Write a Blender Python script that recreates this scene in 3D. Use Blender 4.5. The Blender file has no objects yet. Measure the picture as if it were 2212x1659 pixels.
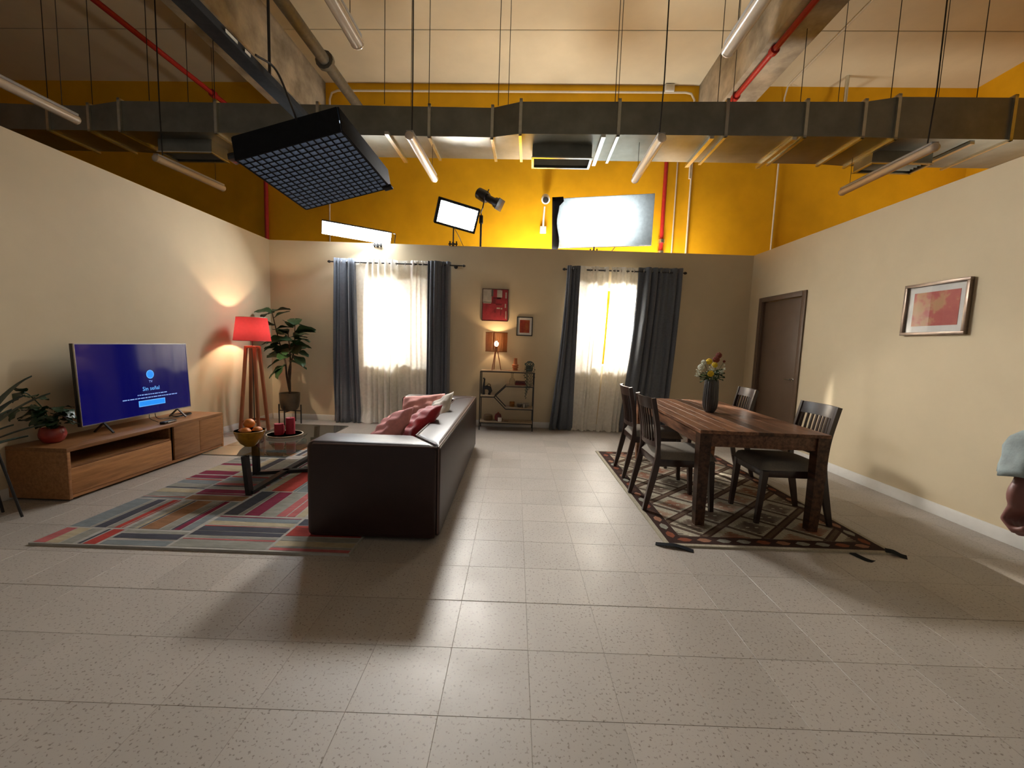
import bpy, bmesh, math, random
from mathutils import Vector, Matrix, Euler
random.seed(7)
SC = bpy.context.scene
COL = SC.collection
PI = math.pi

# ------------------------------------------------------------------ camera
YAW, PITCH, ROLL = -0.0049, 0.0967, 0.0340
CAM_H = 1.3202
def _axes():
    f = Vector((math.sin(YAW)*math.cos(PITCH), math.cos(YAW)*math.cos(PITCH), -math.sin(PITCH)))
    r = Vector((math.cos(YAW), -math.sin(YAW), 0)); d = f.cross(r)
    r2 = r*math.cos(ROLL) - d*math.sin(ROLL); d2 = f.cross(r2)
    return r2, d2, f
_r, _d, _f = _axes()
cam_data = bpy.data.cameras.new('camera'); cam = bpy.data.objects.new('camera', cam_data); COL.objects.link(cam)
cam.matrix_world = Matrix(((_r.x, -_d.x, -_f.x, 0), (_r.y, -_d.y, -_f.y, 0), (_r.z, -_d.z, -_f.z, CAM_H), (0, 0, 0, 1)))
cam_data.sensor_fit = 'HORIZONTAL'; cam_data.sensor_width = 36; cam_data.lens = 891.68/2212*36
cam_data.clip_start = 0.05
SC.camera = cam

# ------------------------------------------------------------------ world, exposure, big lights
w = bpy.data.worlds.new('hall_ambience'); SC.world = w; w.use_nodes = True
w.node_tree.nodes['Background'].inputs[0].default_value = (1.0, 0.93, 0.84, 1)
w.node_tree.nodes['Background'].inputs[1].default_value = 0.16
SC.view_settings.view_transform = 'Standard'; SC.view_settings.look = 'None'
SC.view_settings.gamma = 1; SC.view_settings.exposure = 0.2; SC.view_settings.use_curve_mapping = False
HALL = 0.036                                   # the hall stands turned by 2 degrees against the set
def hw(x, y, z=0.0):
    c, s = math.cos(HALL), math.sin(HALL)
    return Vector((c*x + s*y, -s*x + c*y, z))
def light(name, kind, loc, energy, col=(1, 1, 1), target=None, size=.3, size_y=None, spread=None, **kw):
    d = bpy.data.lights.new(name, kind); d.energy = energy; d.color = col
    if kind == 'AREA':
        d.size = size
        if size_y: d.shape = 'RECTANGLE'; d.size_y = size_y
        else: d.shape = 'DISK'
        if spread: d.spread = spread
    elif kind in ('POINT', 'SPOT'): d.shadow_soft_size = size
    for k, v in kw.items(): setattr(d, k, v)
    o = bpy.data.objects.new(name, d); COL.objects.link(o); o.location = loc
    if target: o.rotation_euler = (Vector(target) - Vector(loc)).to_track_quat('-Z', 'Y').to_euler()
    return o
# daylight lamps standing behind the two set windows
light('window_lamp', 'SPOT', (-2.12, 7.10, 1.66), 230, (1, .96, .87), (-1.9, 3.5, 1.0), .10, spot_size=2.4, spot_blend=.8)
light('window_lamp', 'SPOT', (1.50, 7.10, 1.80), 260, (1, .96, .87), (1.6, 3.4, 1.0), .10, spot_size=2.4, spot_blend=.8)
# narrow film spotlight sending a blade of light through the slit between the right sheers
light('window_spotlight', 'SPOT', (1.12, 7.05, 2.0), 1900, (1, .93, .82), (2.72, 3.9, .5), .02, spot_size=.74, spot_blend=.45)
# work lights standing in the gap between the set and the hall wall, thrown up at the hall
light('work_light', 'AREA', (.3, 7.10, 2.2), 68, (1, .95, .86), (.5, 7.2, 5.8), .5)
light('work_light', 'AREA', (2.3, 7.05, 2.2), 44, (1, .95, .86), (2.3, 7.15, 5.8), .5)
light('work_light', 'AREA', (5.6, 5.2, 2.6), 42, (1, .9, .75), (7.4, 5.4, 4.6), .4)

# ------------------------------------------------------------------ materials
MATS = {}
def nt(name):
    m = bpy.data.materials.new(name); m.use_nodes = True
    return m, m.node_tree, m.node_tree.nodes['Principled BSDF']
def lk(t, a, b): t.links.new(a, b)
def coords(t, scale=(1, 1, 1), kind='Object'):
    tc = t.nodes.new('ShaderNodeTexCoord'); mp = t.nodes.new('ShaderNodeMapping')
    mp.inputs['Scale'].default_value = scale
    if kind == 'World':
        g = t.nodes.new('ShaderNodeNewGeometry'); lk(t, g.outputs['Position'], mp.inputs[0])
    else: lk(t, tc.outputs[kind], mp.inputs[0])
    return mp.outputs[0]
def noise(t, vec, scale, detail=4, rough=.6):
    n = t.nodes.new('ShaderNodeTexNoise'); n.inputs['Scale'].default_value = scale
    n.inputs['Detail'].default_value = detail; n.inputs['Roughness'].default_value = rough
    lk(t, vec, n.inputs['Vector']); return n.outputs[0]
def ramp(t, fac, stops):
    r = t.nodes.new('ShaderNodeValToRGB'); el = r.color_ramp.elements
    while len(el) < len(stops): el.new(.5)
    for e, (p, c) in zip(el, stops): e.position = p; e.color = (c[0], c[1], c[2], 1)
    lk(t, fac, r.inputs[0]); return r.outputs[0]
def bump(t, p, fac, strength=.2, dist=.01):
    b = t.nodes.new('ShaderNodeBump'); b.inputs['Strength'].default_value = strength; b.inputs['Distance'].default_value = dist
    lk(t, fac, b.inputs['Height']); lk(t, b.outputs[0], p.inputs['Normal'])
def mul(c, k): return tuple(min(1, x*k) for x in c[:3])
def pbr(name, col, rough=.5, metal=0, var=.1, scale=18, bmp=0, bscale=80, coat=0, kind='Object', spec=None, sheen=0):
    if name in MATS: return MATS[name]
    m, t, p = nt(name)
    v = coords(t, kind=kind); n = noise(t, v, scale)
    lk(t, ramp(t, n, [(.3, mul(col, 1-var)), (.7, mul(col, 1+var))]), p.inputs['Base Color'])
    p.inputs['Roughness'].default_value = rough; p.inputs['Metallic'].default_value = metal
    if coat: p.inputs['Coat Weight'].default_value = coat; p.inputs['Coat Roughness'].default_value = .08
    if spec is not None: p.inputs['Specular IOR Level'].default_value = spec
    if sheen: p.inputs['Sheen Weight'].default_value = sheen
    if bmp: bump(t, p, noise(t, v, bscale, 6), bmp, .004)
    MATS[name] = m; return m
def wood(name, dark, light_, axis='y', scale=1.0, rough=.4, coat=0, bands=14, vr=(.62, 1.45)):
    if name in MATS: return MATS[name]
    m, t, p = nt(name)
    s = {'x': (1.2, bands, bands), 'y': (bands, 1.2, bands), 'z': (bands, bands, 1.2)}[axis]
    v = coords(t, tuple(k*scale for k in s))
    oi = t.nodes.new('ShaderNodeObjectInfo'); ad = t.nodes.new('ShaderNodeVectorMath'); ad.operation = 'ADD'
    sc = t.nodes.new('ShaderNodeVectorMath'); sc.operation = 'SCALE'; sc.inputs['Scale'].default_value = 37
    cb = t.nodes.new('ShaderNodeCombineXYZ')
    for k in range(3): lk(t, oi.outputs['Random'], cb.inputs[k])
    lk(t, cb.outputs[0], sc.inputs[0]); lk(t, v, ad.inputs[0]); lk(t, sc.outputs[0], ad.inputs[1])
    n = noise(t, ad.outputs[0], 3.0, 7, .65)
    c = ramp(t, n, [(.32, dark), (.5, [(a+b)/2 for a, b in zip(dark, light_)]), (.68, light_)])
    hs = t.nodes.new('ShaderNodeHueSaturation'); mr = t.nodes.new('ShaderNodeMapRange')
    mr.inputs['To Min'].default_value = vr[0]; mr.inputs['To Max'].default_value = vr[1]
    lk(t, oi.outputs['Random'], mr.inputs[0]); lk(t, mr.outputs[0], hs.inputs['Value']); lk(t, c, hs.inputs['Color'])
    lk(t, hs.outputs[0], p.inputs['Base Color']); p.inputs['Roughness'].default_value = rough
    if coat: p.inputs['Coat Weight'].default_value = coat; p.inputs['Coat Roughness'].default_value = .15
    bump(t, p, n, .08, .003)
    MATS[name] = m; return m
def emis(name, col, strength, base=(.8, .8, .8)):
    if name in MATS: return MATS[name]
    m, t, p = nt(name)
    p.inputs['Base Color'].default_value = (*base, 1); p.inputs['Emission Color'].default_value = (*col, 1)
    p.inputs['Emission Strength'].default_value = strength; p.inputs['Roughness'].default_value = .3
    MATS[name] = m; return m
def cloth(name, col, trans=.5, through=0.0, weave=900, rough=.9, tcol=None):
    """fabric that lets light through: diffuse + translucent (+ open weave)"""
    if name in MATS: return MATS[name]
    m, t, p = nt(name); out = t.nodes['Material Output']
    v = coords(t); n = noise(t, v, weave/40, 3)
    c = ramp(t, n, [(.3, mul(col, .92)), (.7, mul(col, 1.06))])
    df = t.nodes.new('ShaderNodeBsdfDiffuse'); tr = t.nodes.new('ShaderNodeBsdfTranslucent'); mx = t.nodes.new('ShaderNodeMixShader')
    lk(t, c, df.inputs[0])
    if tcol: tr.inputs[0].default_value = (*tcol, 1)
    else: lk(t, c, tr.inputs[0])
    mx.inputs[0].default_value = trans; lk(t, df.outputs[0], mx.inputs[1]); lk(t, tr.outputs[0], mx.inputs[2])
    last = mx.outputs[0]
    if through:
        tp = t.nodes.new('ShaderNodeBsdfTransparent'); m2 = t.nodes.new('ShaderNodeMixShader'); m2.inputs[0].default_value = through
        lk(t, last, m2.inputs[1]); lk(t, tp.outputs[0], m2.inputs[2]); last = m2.outputs[0]
    lk(t, last, out.inputs[0]); t.nodes.remove(p)
    MATS[name] = m; return m
def glass(name, col, rough=.02, ior=1.45):
    if name in MATS: return MATS[name]
    m, t, p = nt(name)
    n = noise(t, coords(t), 5); lk(t, ramp(t, n, [(0, mul(col, .97)), (1, mul(col, 1.03))]), p.inputs['Base Color'])
    p.inputs['Transmission Weight'].default_value = 1; p.inputs['Roughness'].default_value = rough; p.inputs['IOR'].default_value = ior
    MATS[name] = m; return m
def thin_glass(name, col, ior=1.5, rough=.0):
    if name in MATS: return MATS[name]
    m, t, p = nt(name); out = t.nodes['Material Output']
    n = noise(t, coords(t), 4); c = ramp(t, n, [(0, mul(col, .98)), (1, mul(col, 1.02))])
    tp = t.nodes.new('ShaderNodeBsdfTransparent'); gl_ = t.nodes.new('ShaderNodeBsdfGlossy'); fr = t.nodes.new('ShaderNodeFresnel'); mx = t.nodes.new('ShaderNodeMixShader')
    fr.inputs['IOR'].default_value = ior; gl_.inputs['Roughness'].default_value = rough; lk(t, c, tp.inputs[0])
    ge = t.nodes.new('ShaderNodeNewGeometry'); iv = t.nodes.new('ShaderNodeMath'); iv.operation = 'SUBTRACT'; iv.inputs[0].default_value = 1; lk(t, ge.outputs['Backfacing'], iv.inputs[1])
    ml = t.nodes.new('ShaderNodeMath'); ml.operation = 'MULTIPLY'; lk(t, fr.outputs[0], ml.inputs[0]); lk(t, iv.outputs[0], ml.inputs[1])
    lk(t, ml.outputs[0], mx.inputs[0]); lk(t, tp.outputs[0], mx.inputs[1]); lk(t, gl_.outputs[0], mx.inputs[2]); lk(t, mx.outputs[0], out.inputs[0]); t.nodes.remove(p)
    MATS[name] = m; return m
def colattr(name, rough=.9, var=.16, bscale=500, scale=(60, 60, 60)):
    m, t, p = nt(name)
    a = t.nodes.new('ShaderNodeVertexColor'); a.layer_name = 'Col'
    v = coords(t, scale); n = noise(t, v, 1.0, 5, .7)
    mr = t.nodes.new('ShaderNodeMapRange'); mr.inputs['From Min'].default_value = .3; mr.inputs['From Max'].default_value = .7
    mr.inputs['To Min'].default_value = 1-var; mr.inputs['To Max'].default_value = 1+var; lk(t, n, mr.inputs[0])
    h = t.nodes.new('ShaderNodeHueSaturation'); lk(t, a.outputs[0], h.inputs['Color']); lk(t, mr.outputs[0], h.inputs['Value'])
    lk(t, h.outputs[0], p.inputs['Base Color']); p.inputs['Roughness'].default_value = rough
    p.inputs['Specular IOR Level'].default_value = .15
    bump(t, p, noise(t, coords(t), bscale, 2), .35, .004)
    MATS[name] = m; return m

M_wall = pbr('beige_wall_paint', (.64, .53, .355), .75, var=.03, scale=3, bmp=.05, bscale=300)
M_yellow = pbr('yellow_wall_paint', (.70, .365, .008), .7, var=.10, scale=1.6, bmp=.25, bscale=9, spec=.2)
M_ceil = pbr('cream_ceiling_paint', (.60, .525, .375), .85, var=.06, scale=1.5, bmp=.1, bscale=40)
M_conc = pbr('raw_concrete', (.37, .33, .26), .9, var=.45, scale=2.8, bmp=.3, bscale=14)
M_white = pbr('white_paint', (.72, .70, .66), .5, var=.03)
M_galv = pbr('galvanised_steel', (.25, .25, .215), .48, 1.0, var=.18, scale=3)
M_galv2 = pbr('bright_galvanised_strip', (.66, .66, .60), .3, 1.0, var=.08)
M_dark = pbr('black_metal', (.012, .012, .013), .45, var=.1)
M_blackp = pbr('black_plastic', (.015, .015, .017), .35, var=.1)
M_blackcloth = pbr('black_fabric', (.014, .015, .018), .9, var=.15, bmp=.1, spec=.08)
M_chrome = pbr('chrome', (.7, .7, .7), .18, 1.0, var=.02)
M_red = pbr('red_pipe_paint', (.42, .018, .018), .45, var=.12)
M_grey = pbr('grey_pipe', (.16, .15, .125), .5, .3, var=.2)
M_leather = pbr('dark_brown_leather', (.024, .0085, .007), .40, var=.15, scale=8, bmp=.12, bscale=220, spec=.4)
M_pipe_l = pbr('leather_piping', (.10, .055, .045), .35, var=.1)
M_oak = wood('oak_veneer', (.20, .085, .028), (.36, .165, .06), 'y', 1.0, .45)
M_shade_wood = wood('red_brown_wood', (.16, .045, .018), (.26, .085, .035), 'z', 1.0, .4)
M_table = wood('rosewood', (.030, .011, .006), (.19, .088, .046), 'y', 1.0, .36, coat=0, bands=10, vr=(.45, 1.9))
M_table.node_tree.nodes['Principled BSDF'].inputs['Specular IOR Level'].default_value = .3
M_darkw = wood('dark_stained_wood', (.018, .009, .007), (.035, .016, .011), 'z', 1.0, .28, coat=.2)
M_seat = pbr('grey_seat_fabric', (.19, .165, .135), .9, var=.12, scale=90, bmp=.15, bscale=400)
M_drape = pbr('grey_drape', (.105, .118, .145), .85, var=.12, scale=40, bmp=.1, bscale=300, sheen=.3)
M_sheer = cloth('white_sheer', (.94, .92, .87), trans=.27, through=.07)
M_leaf = pbr('dark_green_leaf', (.022, .060, .020), .4, var=.3, scale=9)
M_leaf2 = pbr('blue_green_leaf', (.035, .060, .045), .5, var=.25, scale=12)
M_leaf3 = pbr('deep_green_leaf', (.014, .040, .016), .35, var=.3, scale=12)
M_bark = pbr('brown_bark', (.055, .035, .022), .85, var=.3, scale=40, bmp=.4)
M_soil = pbr('dark_soil', (.02, .014, .01), .95, var=.4, scale=60, bmp=.5)
M_brown = pbr('brown_door_paint', (.115, .070, .042), .45, var=.1, scale=4)
M_terra = pbr('terracotta', (.48, .17, .07), .7, var=.12)
M_cream = pbr('cream_enamel', (.60, .52, .40), .5, var=.05)

# ------------------------------------------------------------------ mesh builder
def fixn(vs): return [tuple(v) for v in vs]
class MB:
    def __init__(s): s.v, s.f, s.m, s.c = [], [], [], []
    def add(s, vs, fs, mi=0, col=None):
        o = len(s.v); s.v += fixn(vs)
        for f in fs: s.f.append([i+o for i in f]); s.m.append(mi); s.c.append(col)
        return s
    def box(s, c, size, rot=None, bev=0, seg=2, mi=0, col=None, taper=None):
        bm = bmesh.new(); bmesh.ops.create_cube(bm, size=1)
        for v in bm.verts:
            k = 1
            if taper: k = taper if v.co.z < 0 else 1
            v.co = Vector((v.co.x*size[0]*k, v.co.y*size[1]*k, v.co.z*size[2]))
        if bev: bmesh.ops.bevel(bm, geom=list(bm.edges), offset=min(bev, min(size)*.49), segments=seg, profile=.5, affect='EDGES')
        M = Matrix.Translation(c)
        if rot is not None:
            M = M @ (rot.to_4x4() if isinstance(rot, Matrix) else Euler(rot if hasattr(rot, '__len__') else (0, 0, rot)).to_matrix().to_4x4())
        bm.verts.index_update()
        s.add([M @ v.co for v in bm.verts], [[v.index for v in f.verts] for f in bm.faces], mi, col); bm.free(); return s
    def tube(s, pts, r, n=10, mi=0, cap=True, flat=1.0):
        pts = [Vector(p) for p in pts]; k = len(pts); rs = r if hasattr(r, '__len__') else [r]*k
        vs = []; up = None
        for i, p in enumerate(pts):
            d = (pts[min(i+1, k-1)] - pts[max(i-1, 0)]).normalized()
            if up is None: up = Vector((0, 0, 1)) if abs(d.z) < .9 else Vector((0, 1, 0))
            a = d.cross(up); a.normalize(); up = a.cross(d).normalized(); b = up
            for j in range(n):
                t = 2*PI*j/n; vs.append(p + a*math.cos(t)*rs[i] + b*math.sin(t)*rs[i]*flat)
        fs = [[i*n+j, i*n+(j+1) % n, (i+1)*n+(j+1) % n, (i+1)*n+j] for i in range(k-1) for j in range(n)]
        if cap: fs += [list(range(n))[::-1], [(k-1)*n+j for j in range(n)]]
        return s.add(vs, fs, mi)
    def bar(s, p0, p1, w, h, mi=0, up=(0, 0, 1), w1=None, h1=None, bev=0):
        p0, p1 = Vector(p0), Vector(p1); d = (p1-p0).normalized(); u = Vector(up)
        a = d.cross(u)
        if a.length < 1e-4: a = d.cross(Vector((0, 1, 0)))
        a.normalize(); b = a.cross(d).normalized()
        vs = []
        for p, ww, hh in ((p0, w, h), (p1, w1 or w, h1 or h)):
            for x, y in ((-1, -1), (1, -1), (1, 1), (-1, 1)): vs.append(p + a*x*ww/2 + b*y*hh/2)
        return s.add(vs, [[3, 2, 1, 0], [4, 5, 6, 7], [0, 1, 5, 4], [1, 2, 6, 5], [2, 3, 7, 6], [3, 0, 4, 7]], mi)
    def sweep_rect(s, pts, w, h, side, mi=0):
        """rectangular section swept along pts; side = constant width axis; w list or number along side, h across"""
        pts = [Vector(p) for p in pts]; side = Vector(side).normalized(); k = len(pts)
        ws = w if hasattr(w, '__len__') else [w]*k; hs = h if hasattr(h, '__len__') else [h]*k; vs = []
        for i, p in enumerate(pts):
            d = (pts[min(i+1, k-1)] - pts[max(i-1, 0)]).normalized(); nrm = d.cross(side).normalized()
            for x, y in ((-1, -1), (1, -1), (1, 1), (-1, 1)): vs.append(p + side*x*ws[i]/2 + nrm*y*hs[i]/2)
        fs = [[3, 2, 1, 0], [(k-1)*4+j for j in range(4)]]
        fs += [[i*4+j, i*4+(j+1) % 4, (i+1)*4+(j+1) % 4, (i+1)*4+j] for i in range(k-1) for j in range(4)]
        return s.add(vs, fs, mi)
    def lathe(s, prof, c=(0, 0, 0), n=28, mi=0, rot=None, ribs=None):
        c = Vector(c); vs = []; R = rot or Matrix.Identity(3)
        for r, z in prof:
            for j in range(n):
                t = 2*PI*j/n; rr = r if not ribs else r*(1+ribs*(j % 2))
                vs.append(c + R @ Vector((rr*math.cos(t), rr*math.sin(t), z)))
        k = len(prof)
        fs = [[i*n+j, i*n+(j+1) % n, (i+1)*n+(j+1) % n, (i+1)*n+j] for i in range(k-1) for j in range(n)]
        if prof[0][0] > 1e-5: fs.append(list(range(n))[::-1])
        if prof[-1][0] > 1e-5: fs.append([(k-1)*n+j for j in range(n)])
        return s.add(vs, fs, mi)
    def ball(s, c, r, n=16, m=10, mi=0, rot=None):
        r = r if hasattr(r, '__len__') else (r, r, r)
        prof = [(max(1e-6, math.sin(PI*i/m)), -math.cos(PI*i/m)) for i in range(m+1)]
        o = len(s.v); s.lathe(prof, (0, 0, 0), n, mi); M = Matrix.Translation(c) @ (rot.to_4x4() if rot else Matrix.Identity(4))
        for i in range(o, len(s.v)):
            v = Vector(s.v[i]); s.v[i] = tuple(M @ Vector((v.x*r[0], v.y*r[1], v.z*r[2])))
        return s
    def grid(s, rows, mi=0, close=False):
        n = len(rows[0]); vs = [p for r in rows for p in r]
        fs = [[i*n+j, i*n+j+1, (i+1)*n+j+1, (i+1)*n+j] for i in range(len(rows)-1) for j in range(n-1)]
        return s.add(vs, fs, mi)
    def prism(s, poly, z0, z1, mi=0, M=None, col=None):
        k = len(poly); vs = [Vector((x, y, z0)) for x, y in poly] + [Vector((x, y, z1)) for x, y in poly]
        if M: vs = [M @ v for v in vs]
        return s.add(vs, [list(range(k))[::-1], [k+j for j in range(k)]] + [[j, (j+1) % k, k+(j+1) % k, k+j] for j in range(k)], mi, col)
    def mesh(s, name, mats, sharp=35):
        me = bpy.data.meshes.new(name); me.from_pydata(s.v, [], s.f)
        for m in (mats if isinstance(mats, (list, tuple)) else [mats]): me.materials.append(m)
        for p, mi in zip(me.polygons, s.m): p.material_index = mi; p.use_smooth = True
        if any(s.c):
            a = me.color_attributes.new('Col', 'FLOAT_COLOR', 'CORNER'); i = 0
            for p, c in zip(me.polygons, s.c):
                for _ in range(p.loop_total):
                    cc = c or (.5, .5, .5); a.data[p.loop_start+_].color = (cc[0], cc[1], cc[2], 1)
        me.validate(); me.update()
        bm = bmesh.new(); bm.from_mesh(me); bmesh.ops.recalc_face_normals(bm, faces=bm.faces); bm.to_mesh(me); bm.free()
        me.set_sharp_from_angle(angle=math.radians(sharp)); return me
    def build(s, name, mats, parent=None, loc=(0, 0, 0), rot=(0, 0, 0), sharp=35):
        o = bpy.data.objects.new(name, s.mesh(name, mats, sharp)); COL.objects.link(o)
        o.location = loc; o.rotation_euler = rot
        if parent: o.parent = parent
        return o
def tag(o, label, cat, group=None):
    o['label'] = label; o['category'] = cat
    if group: o['group'] = group
    return o
def thing(name, label, cat, loc=(0, 0, 0), rotz=0, group=None):
    o = bpy.data.objects.new(name, None); COL.objects.link(o); o.empty_display_size = .1
    o.location = loc; o.rotation_euler = (0, 0, rotz); return tag(o, label, cat, group)
def struct(o): o['kind'] = 'structure'; return o
def dup(root, loc, rotz, label=None):
    r = root.copy(); COL.objects.link(r); r.location = loc; r.rotation_euler = (0, 0, rotz)
    if label: r['label'] = label
    for ch in list(root.children):
        c = ch.copy(); COL.objects.link(c); c.parent = r
        for g in list(ch.children):
            d = g.copy(); COL.objects.link(d); d.parent = c
    return r
def inst(name, me, parent, loc=(0, 0, 0), rot=(0, 0, 0), sc=(1, 1, 1)):
    o = bpy.data.objects.new(name, me); COL.objects.link(o); o.parent = parent
    o.location = loc; o.rotation_euler = rot if not isinstance(rot, Matrix) else rot.to_euler(); o.scale = sc; return o
def bez(p0, p1, p2, n=10):
    p0, p1, p2 = Vector(p0), Vector(p1), Vector(p2)
    return [p0*(1-t)**2 + p1*2*t*(1-t) + p2*t*t for t in [i/n for i in range(n+1)]]
def spline(pts, n=8):
    P = [Vector(p) for p in pts]; P = [P[0]*2-P[1]] + P + [P[-1]*2-P[-2]]; out = []
    for i in range(1, len(P)-2):
        a, b, c, d = P[i-1:i+3]
        for k in range(n):
            t = k/n; out.append(.5*((2*b) + (c-a)*t + (2*a-5*b+4*c-d)*t*t + (3*b-a-3*c+d)*t**3))
    out.append(P[-2]); return out

XL, XR, YB, H = -3.855, 3.616, 6.526, 2.794
# ================================================================== SETTING
# --- floor: vinyl tiles over a slab
m, t, p = nt('speckled_vinyl_tile')
v = coords(t, kind='World')
c1 = ramp(t, noise(t, v, 88, 2, .5), [(.325, (.19, .16, .13)), (.405, (.385, .345, .305))])
vo = t.nodes.new('ShaderNodeTexNoise'); vo.inputs['Scale'].default_value = 2.2; lk(t, v, vo.inputs['Vector'])
oi = t.nodes.new('ShaderNodeObjectInfo'); hs = t.nodes.new('ShaderNodeHueSaturation'); mr = t.nodes.new('ShaderNodeMapRange')
mr.inputs['To Min'].default_value = .94; mr.inputs['To Max'].default_value = 1.06; lk(t, oi.outputs['Random'], mr.inputs[0])
mr2 = t.nodes.new('ShaderNodeMapRange'); mr2.inputs['To Min'].default_value = .88; mr2.inputs['To Max'].default_value = 1.12; lk(t, vo.outputs[0], mr2.inputs[0])
mm = t.nodes.new('ShaderNodeMath'); mm.operation = 'MULTIPLY'; lk(t, mr.outputs[0], mm.inputs[0]); lk(t, mr2.outputs[0], mm.inputs[1])
lk(t, c1, hs.inputs['Color']); lk(t, mm.outputs[0], hs.inputs['Value']); lk(t, hs.outputs[0], p.inputs['Base Color'])
rr = ramp(t, noise(t, v, 3, 4), [(.3, (.40,)*3), (.7, (.50,)*3)]); lk(t, rr, p.inputs['Roughness'])
bump(t, p, noise(t, v, 40, 3), .03, .002)
M_tile = m
M_slab = pbr('dark_grout', (.27, .24, .205), .9)
floor = struct(MB().box((-.9, 2.6, -.0512), (18.5, 12.2, .1)).build('floor', M_slab))
TS, OX, OY = .33, .1002, 1.3416
tile_me = MB().box((0, 0, -.002), (TS-.0010, TS-.0010, .004), bev=.0008, seg=1).mesh('tile', M_tile)
cells = []
def px(P):
    q = Vector(P) - Vector((0, 0, CAM_H)); zc = q.dot(_f)
    return (1106+891.68*q.dot(_r)/zc, 829.5+891.68*q.dot(_d)/zc) if zc > .15 else None
for i in range(-13, 12):
    for j in range(-8, 16):
        x, y = OX+(i+.5)*TS, OY+(j+.5)*TS
        if x < XL-.1 or x > XR+.1 or y > YB: continue
        q = px((x, y, 0)); a = 0
        if q and -150 < q[0] < 2360 and q[1] < 1800:
            z = (Vector((x, y, 0))-Vector((0, 0, CAM_H))).dot(_f); a = 1/z**3
        cells.append((a, x, y))
cells.sort(reverse=True)
for a, x, y in cells[:300]: inst('tile', tile_me, floor, (x, y+{1: -.0010, 2: .0010}.get(round((y-OY)/TS-.5), 0), 0), (0, 0, 0), (1, .994 if round((y-OY)/TS-.5) in (1, 2) else 1, 1))
rest = MB()
for a, x, y in cells[300:]: rest.box((x, y, -.002), (TS-.0010, TS-.0010, .004))
o = rest.build('remaining_tiles', M_tile, floor); o['kind'] = 'stuff'
# --- set walls
TH = .08
WIN = [(-2.34, -1.36, .97, 2.21), (.93, 1.90, 1.02, 2.23)]
b = MB(); xs = [XL-TH, WIN[0][0], WIN[0][1], WIN[1][0], WIN[1][1], XR+TH]
for k in range(5):
    cx, sx = (xs[k]+xs[k+1])/2, xs[k+1]-xs[k]
    if k in (1, 3):
        w_ = WIN[k//2]
        b.box((cx, YB+TH/2, w_[2]/2), (sx, TH, w_[2])); b.box((cx, YB+TH/2, (w_[3]+H)/2), (sx, TH, H-w_[3]))
    else: b.box((cx, YB+TH/2, H/2), (sx, TH, H))
struct(b.build('wall_back', M_wall))
struct(MB().box((XL-TH/2, 3.1, H/2), (TH, 6.852, H)).build('wall_left', M_wall))
D0, D1, DH = 5.32, 6.19, 2.055
b = MB().box((XR+TH/2, (-.3+D0)/2, H/2), (TH, D0+.3, H)).box((XR+TH/2, (D1+YB)/2, H/2), (TH, YB-D1, H)).box((XR+TH/2, (D0+D1)/2, (DH+H)/2), (TH, D1-D0, H-DH))
struct(b.build('wall_right', M_wall))
for n, (x0, x1, z0, z1) in enumerate(WIN):
    wn = bpy.data.objects.new('window_%d' % (n+1), None); COL.objects.link(wn); struct(wn); wn.location = ((x0+x1)/2, YB, z0)
    hw_, hh = (x1-x0)/2, z1-z0
    for nm, c, s_ in (('jamb', (-hw_+.012, .06, hh/2), (.024, .14, hh)), ('jamb', (hw_-.012, .06, hh/2), (.024, .14, hh)), ('sill', (0, .06, .012), (2*hw_-.05, .16, .024)), ('head', (0, .06, hh-.012), (2*hw_-.05, .14, .024))):
        MB().box(c, s_, bev=.003).build(nm, M_white, wn)
# door
dr = bpy.data.objects.new('door_1', None); COL.objects.link(dr); struct(dr); dr.location = (XR, (D0+D1)/2, 0)
hwid = (D1-D0)/2
MB().box((.05, 0, DH/2), (.04, 2*hwid-.045, DH-.02), bev=.003).build('door_leaf', M_brown, dr)
for s_ in (-1, 1):
    MB().box((-.006, s_*(hwid+.028), (DH+.06)/2), (.03, .075, DH+.06), bev=.006).build('door_casing', M_brown, dr)
    MB().box((.04, s_*(hwid-.01), DH/2), (.09, .022, DH), bev=.002).build('door_jamb', M_brown, dr)
MB().box((-.006, 0, DH+.028), (.03, 2*hwid-.02, .068), bev=.006).build('door_casing', M_brown, dr)
hd = MB().lathe([(.026, 0), (.026, .008), (.01, .012), (.01, .04)], (.03, -hwid+.10, .98), 16, rot=Matrix.Rotation(-PI/2, 3, 'Y')).tube([(-.008, -hwid+.10, .98), (-.008, -hwid+.21, .98)], .009, 10)
hd.build('door_handle', M_chrome, dr)
for nm, c, s_ in (('baseboard_left', (XL+.006, 3.1, .045), (.012, 6.8, .09)), ('baseboard_back', ((XL+XR)/2, YB-.006, .045), (XR-XL-.024, .012, .09)),
                  ('baseboard_right', (XR-.006, (-.3+D0-.07)/2, .05), (.012, D0+.23, .10))):
    struct(MB().box(c, s_, bev=.003).build(nm, M_white))

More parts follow.
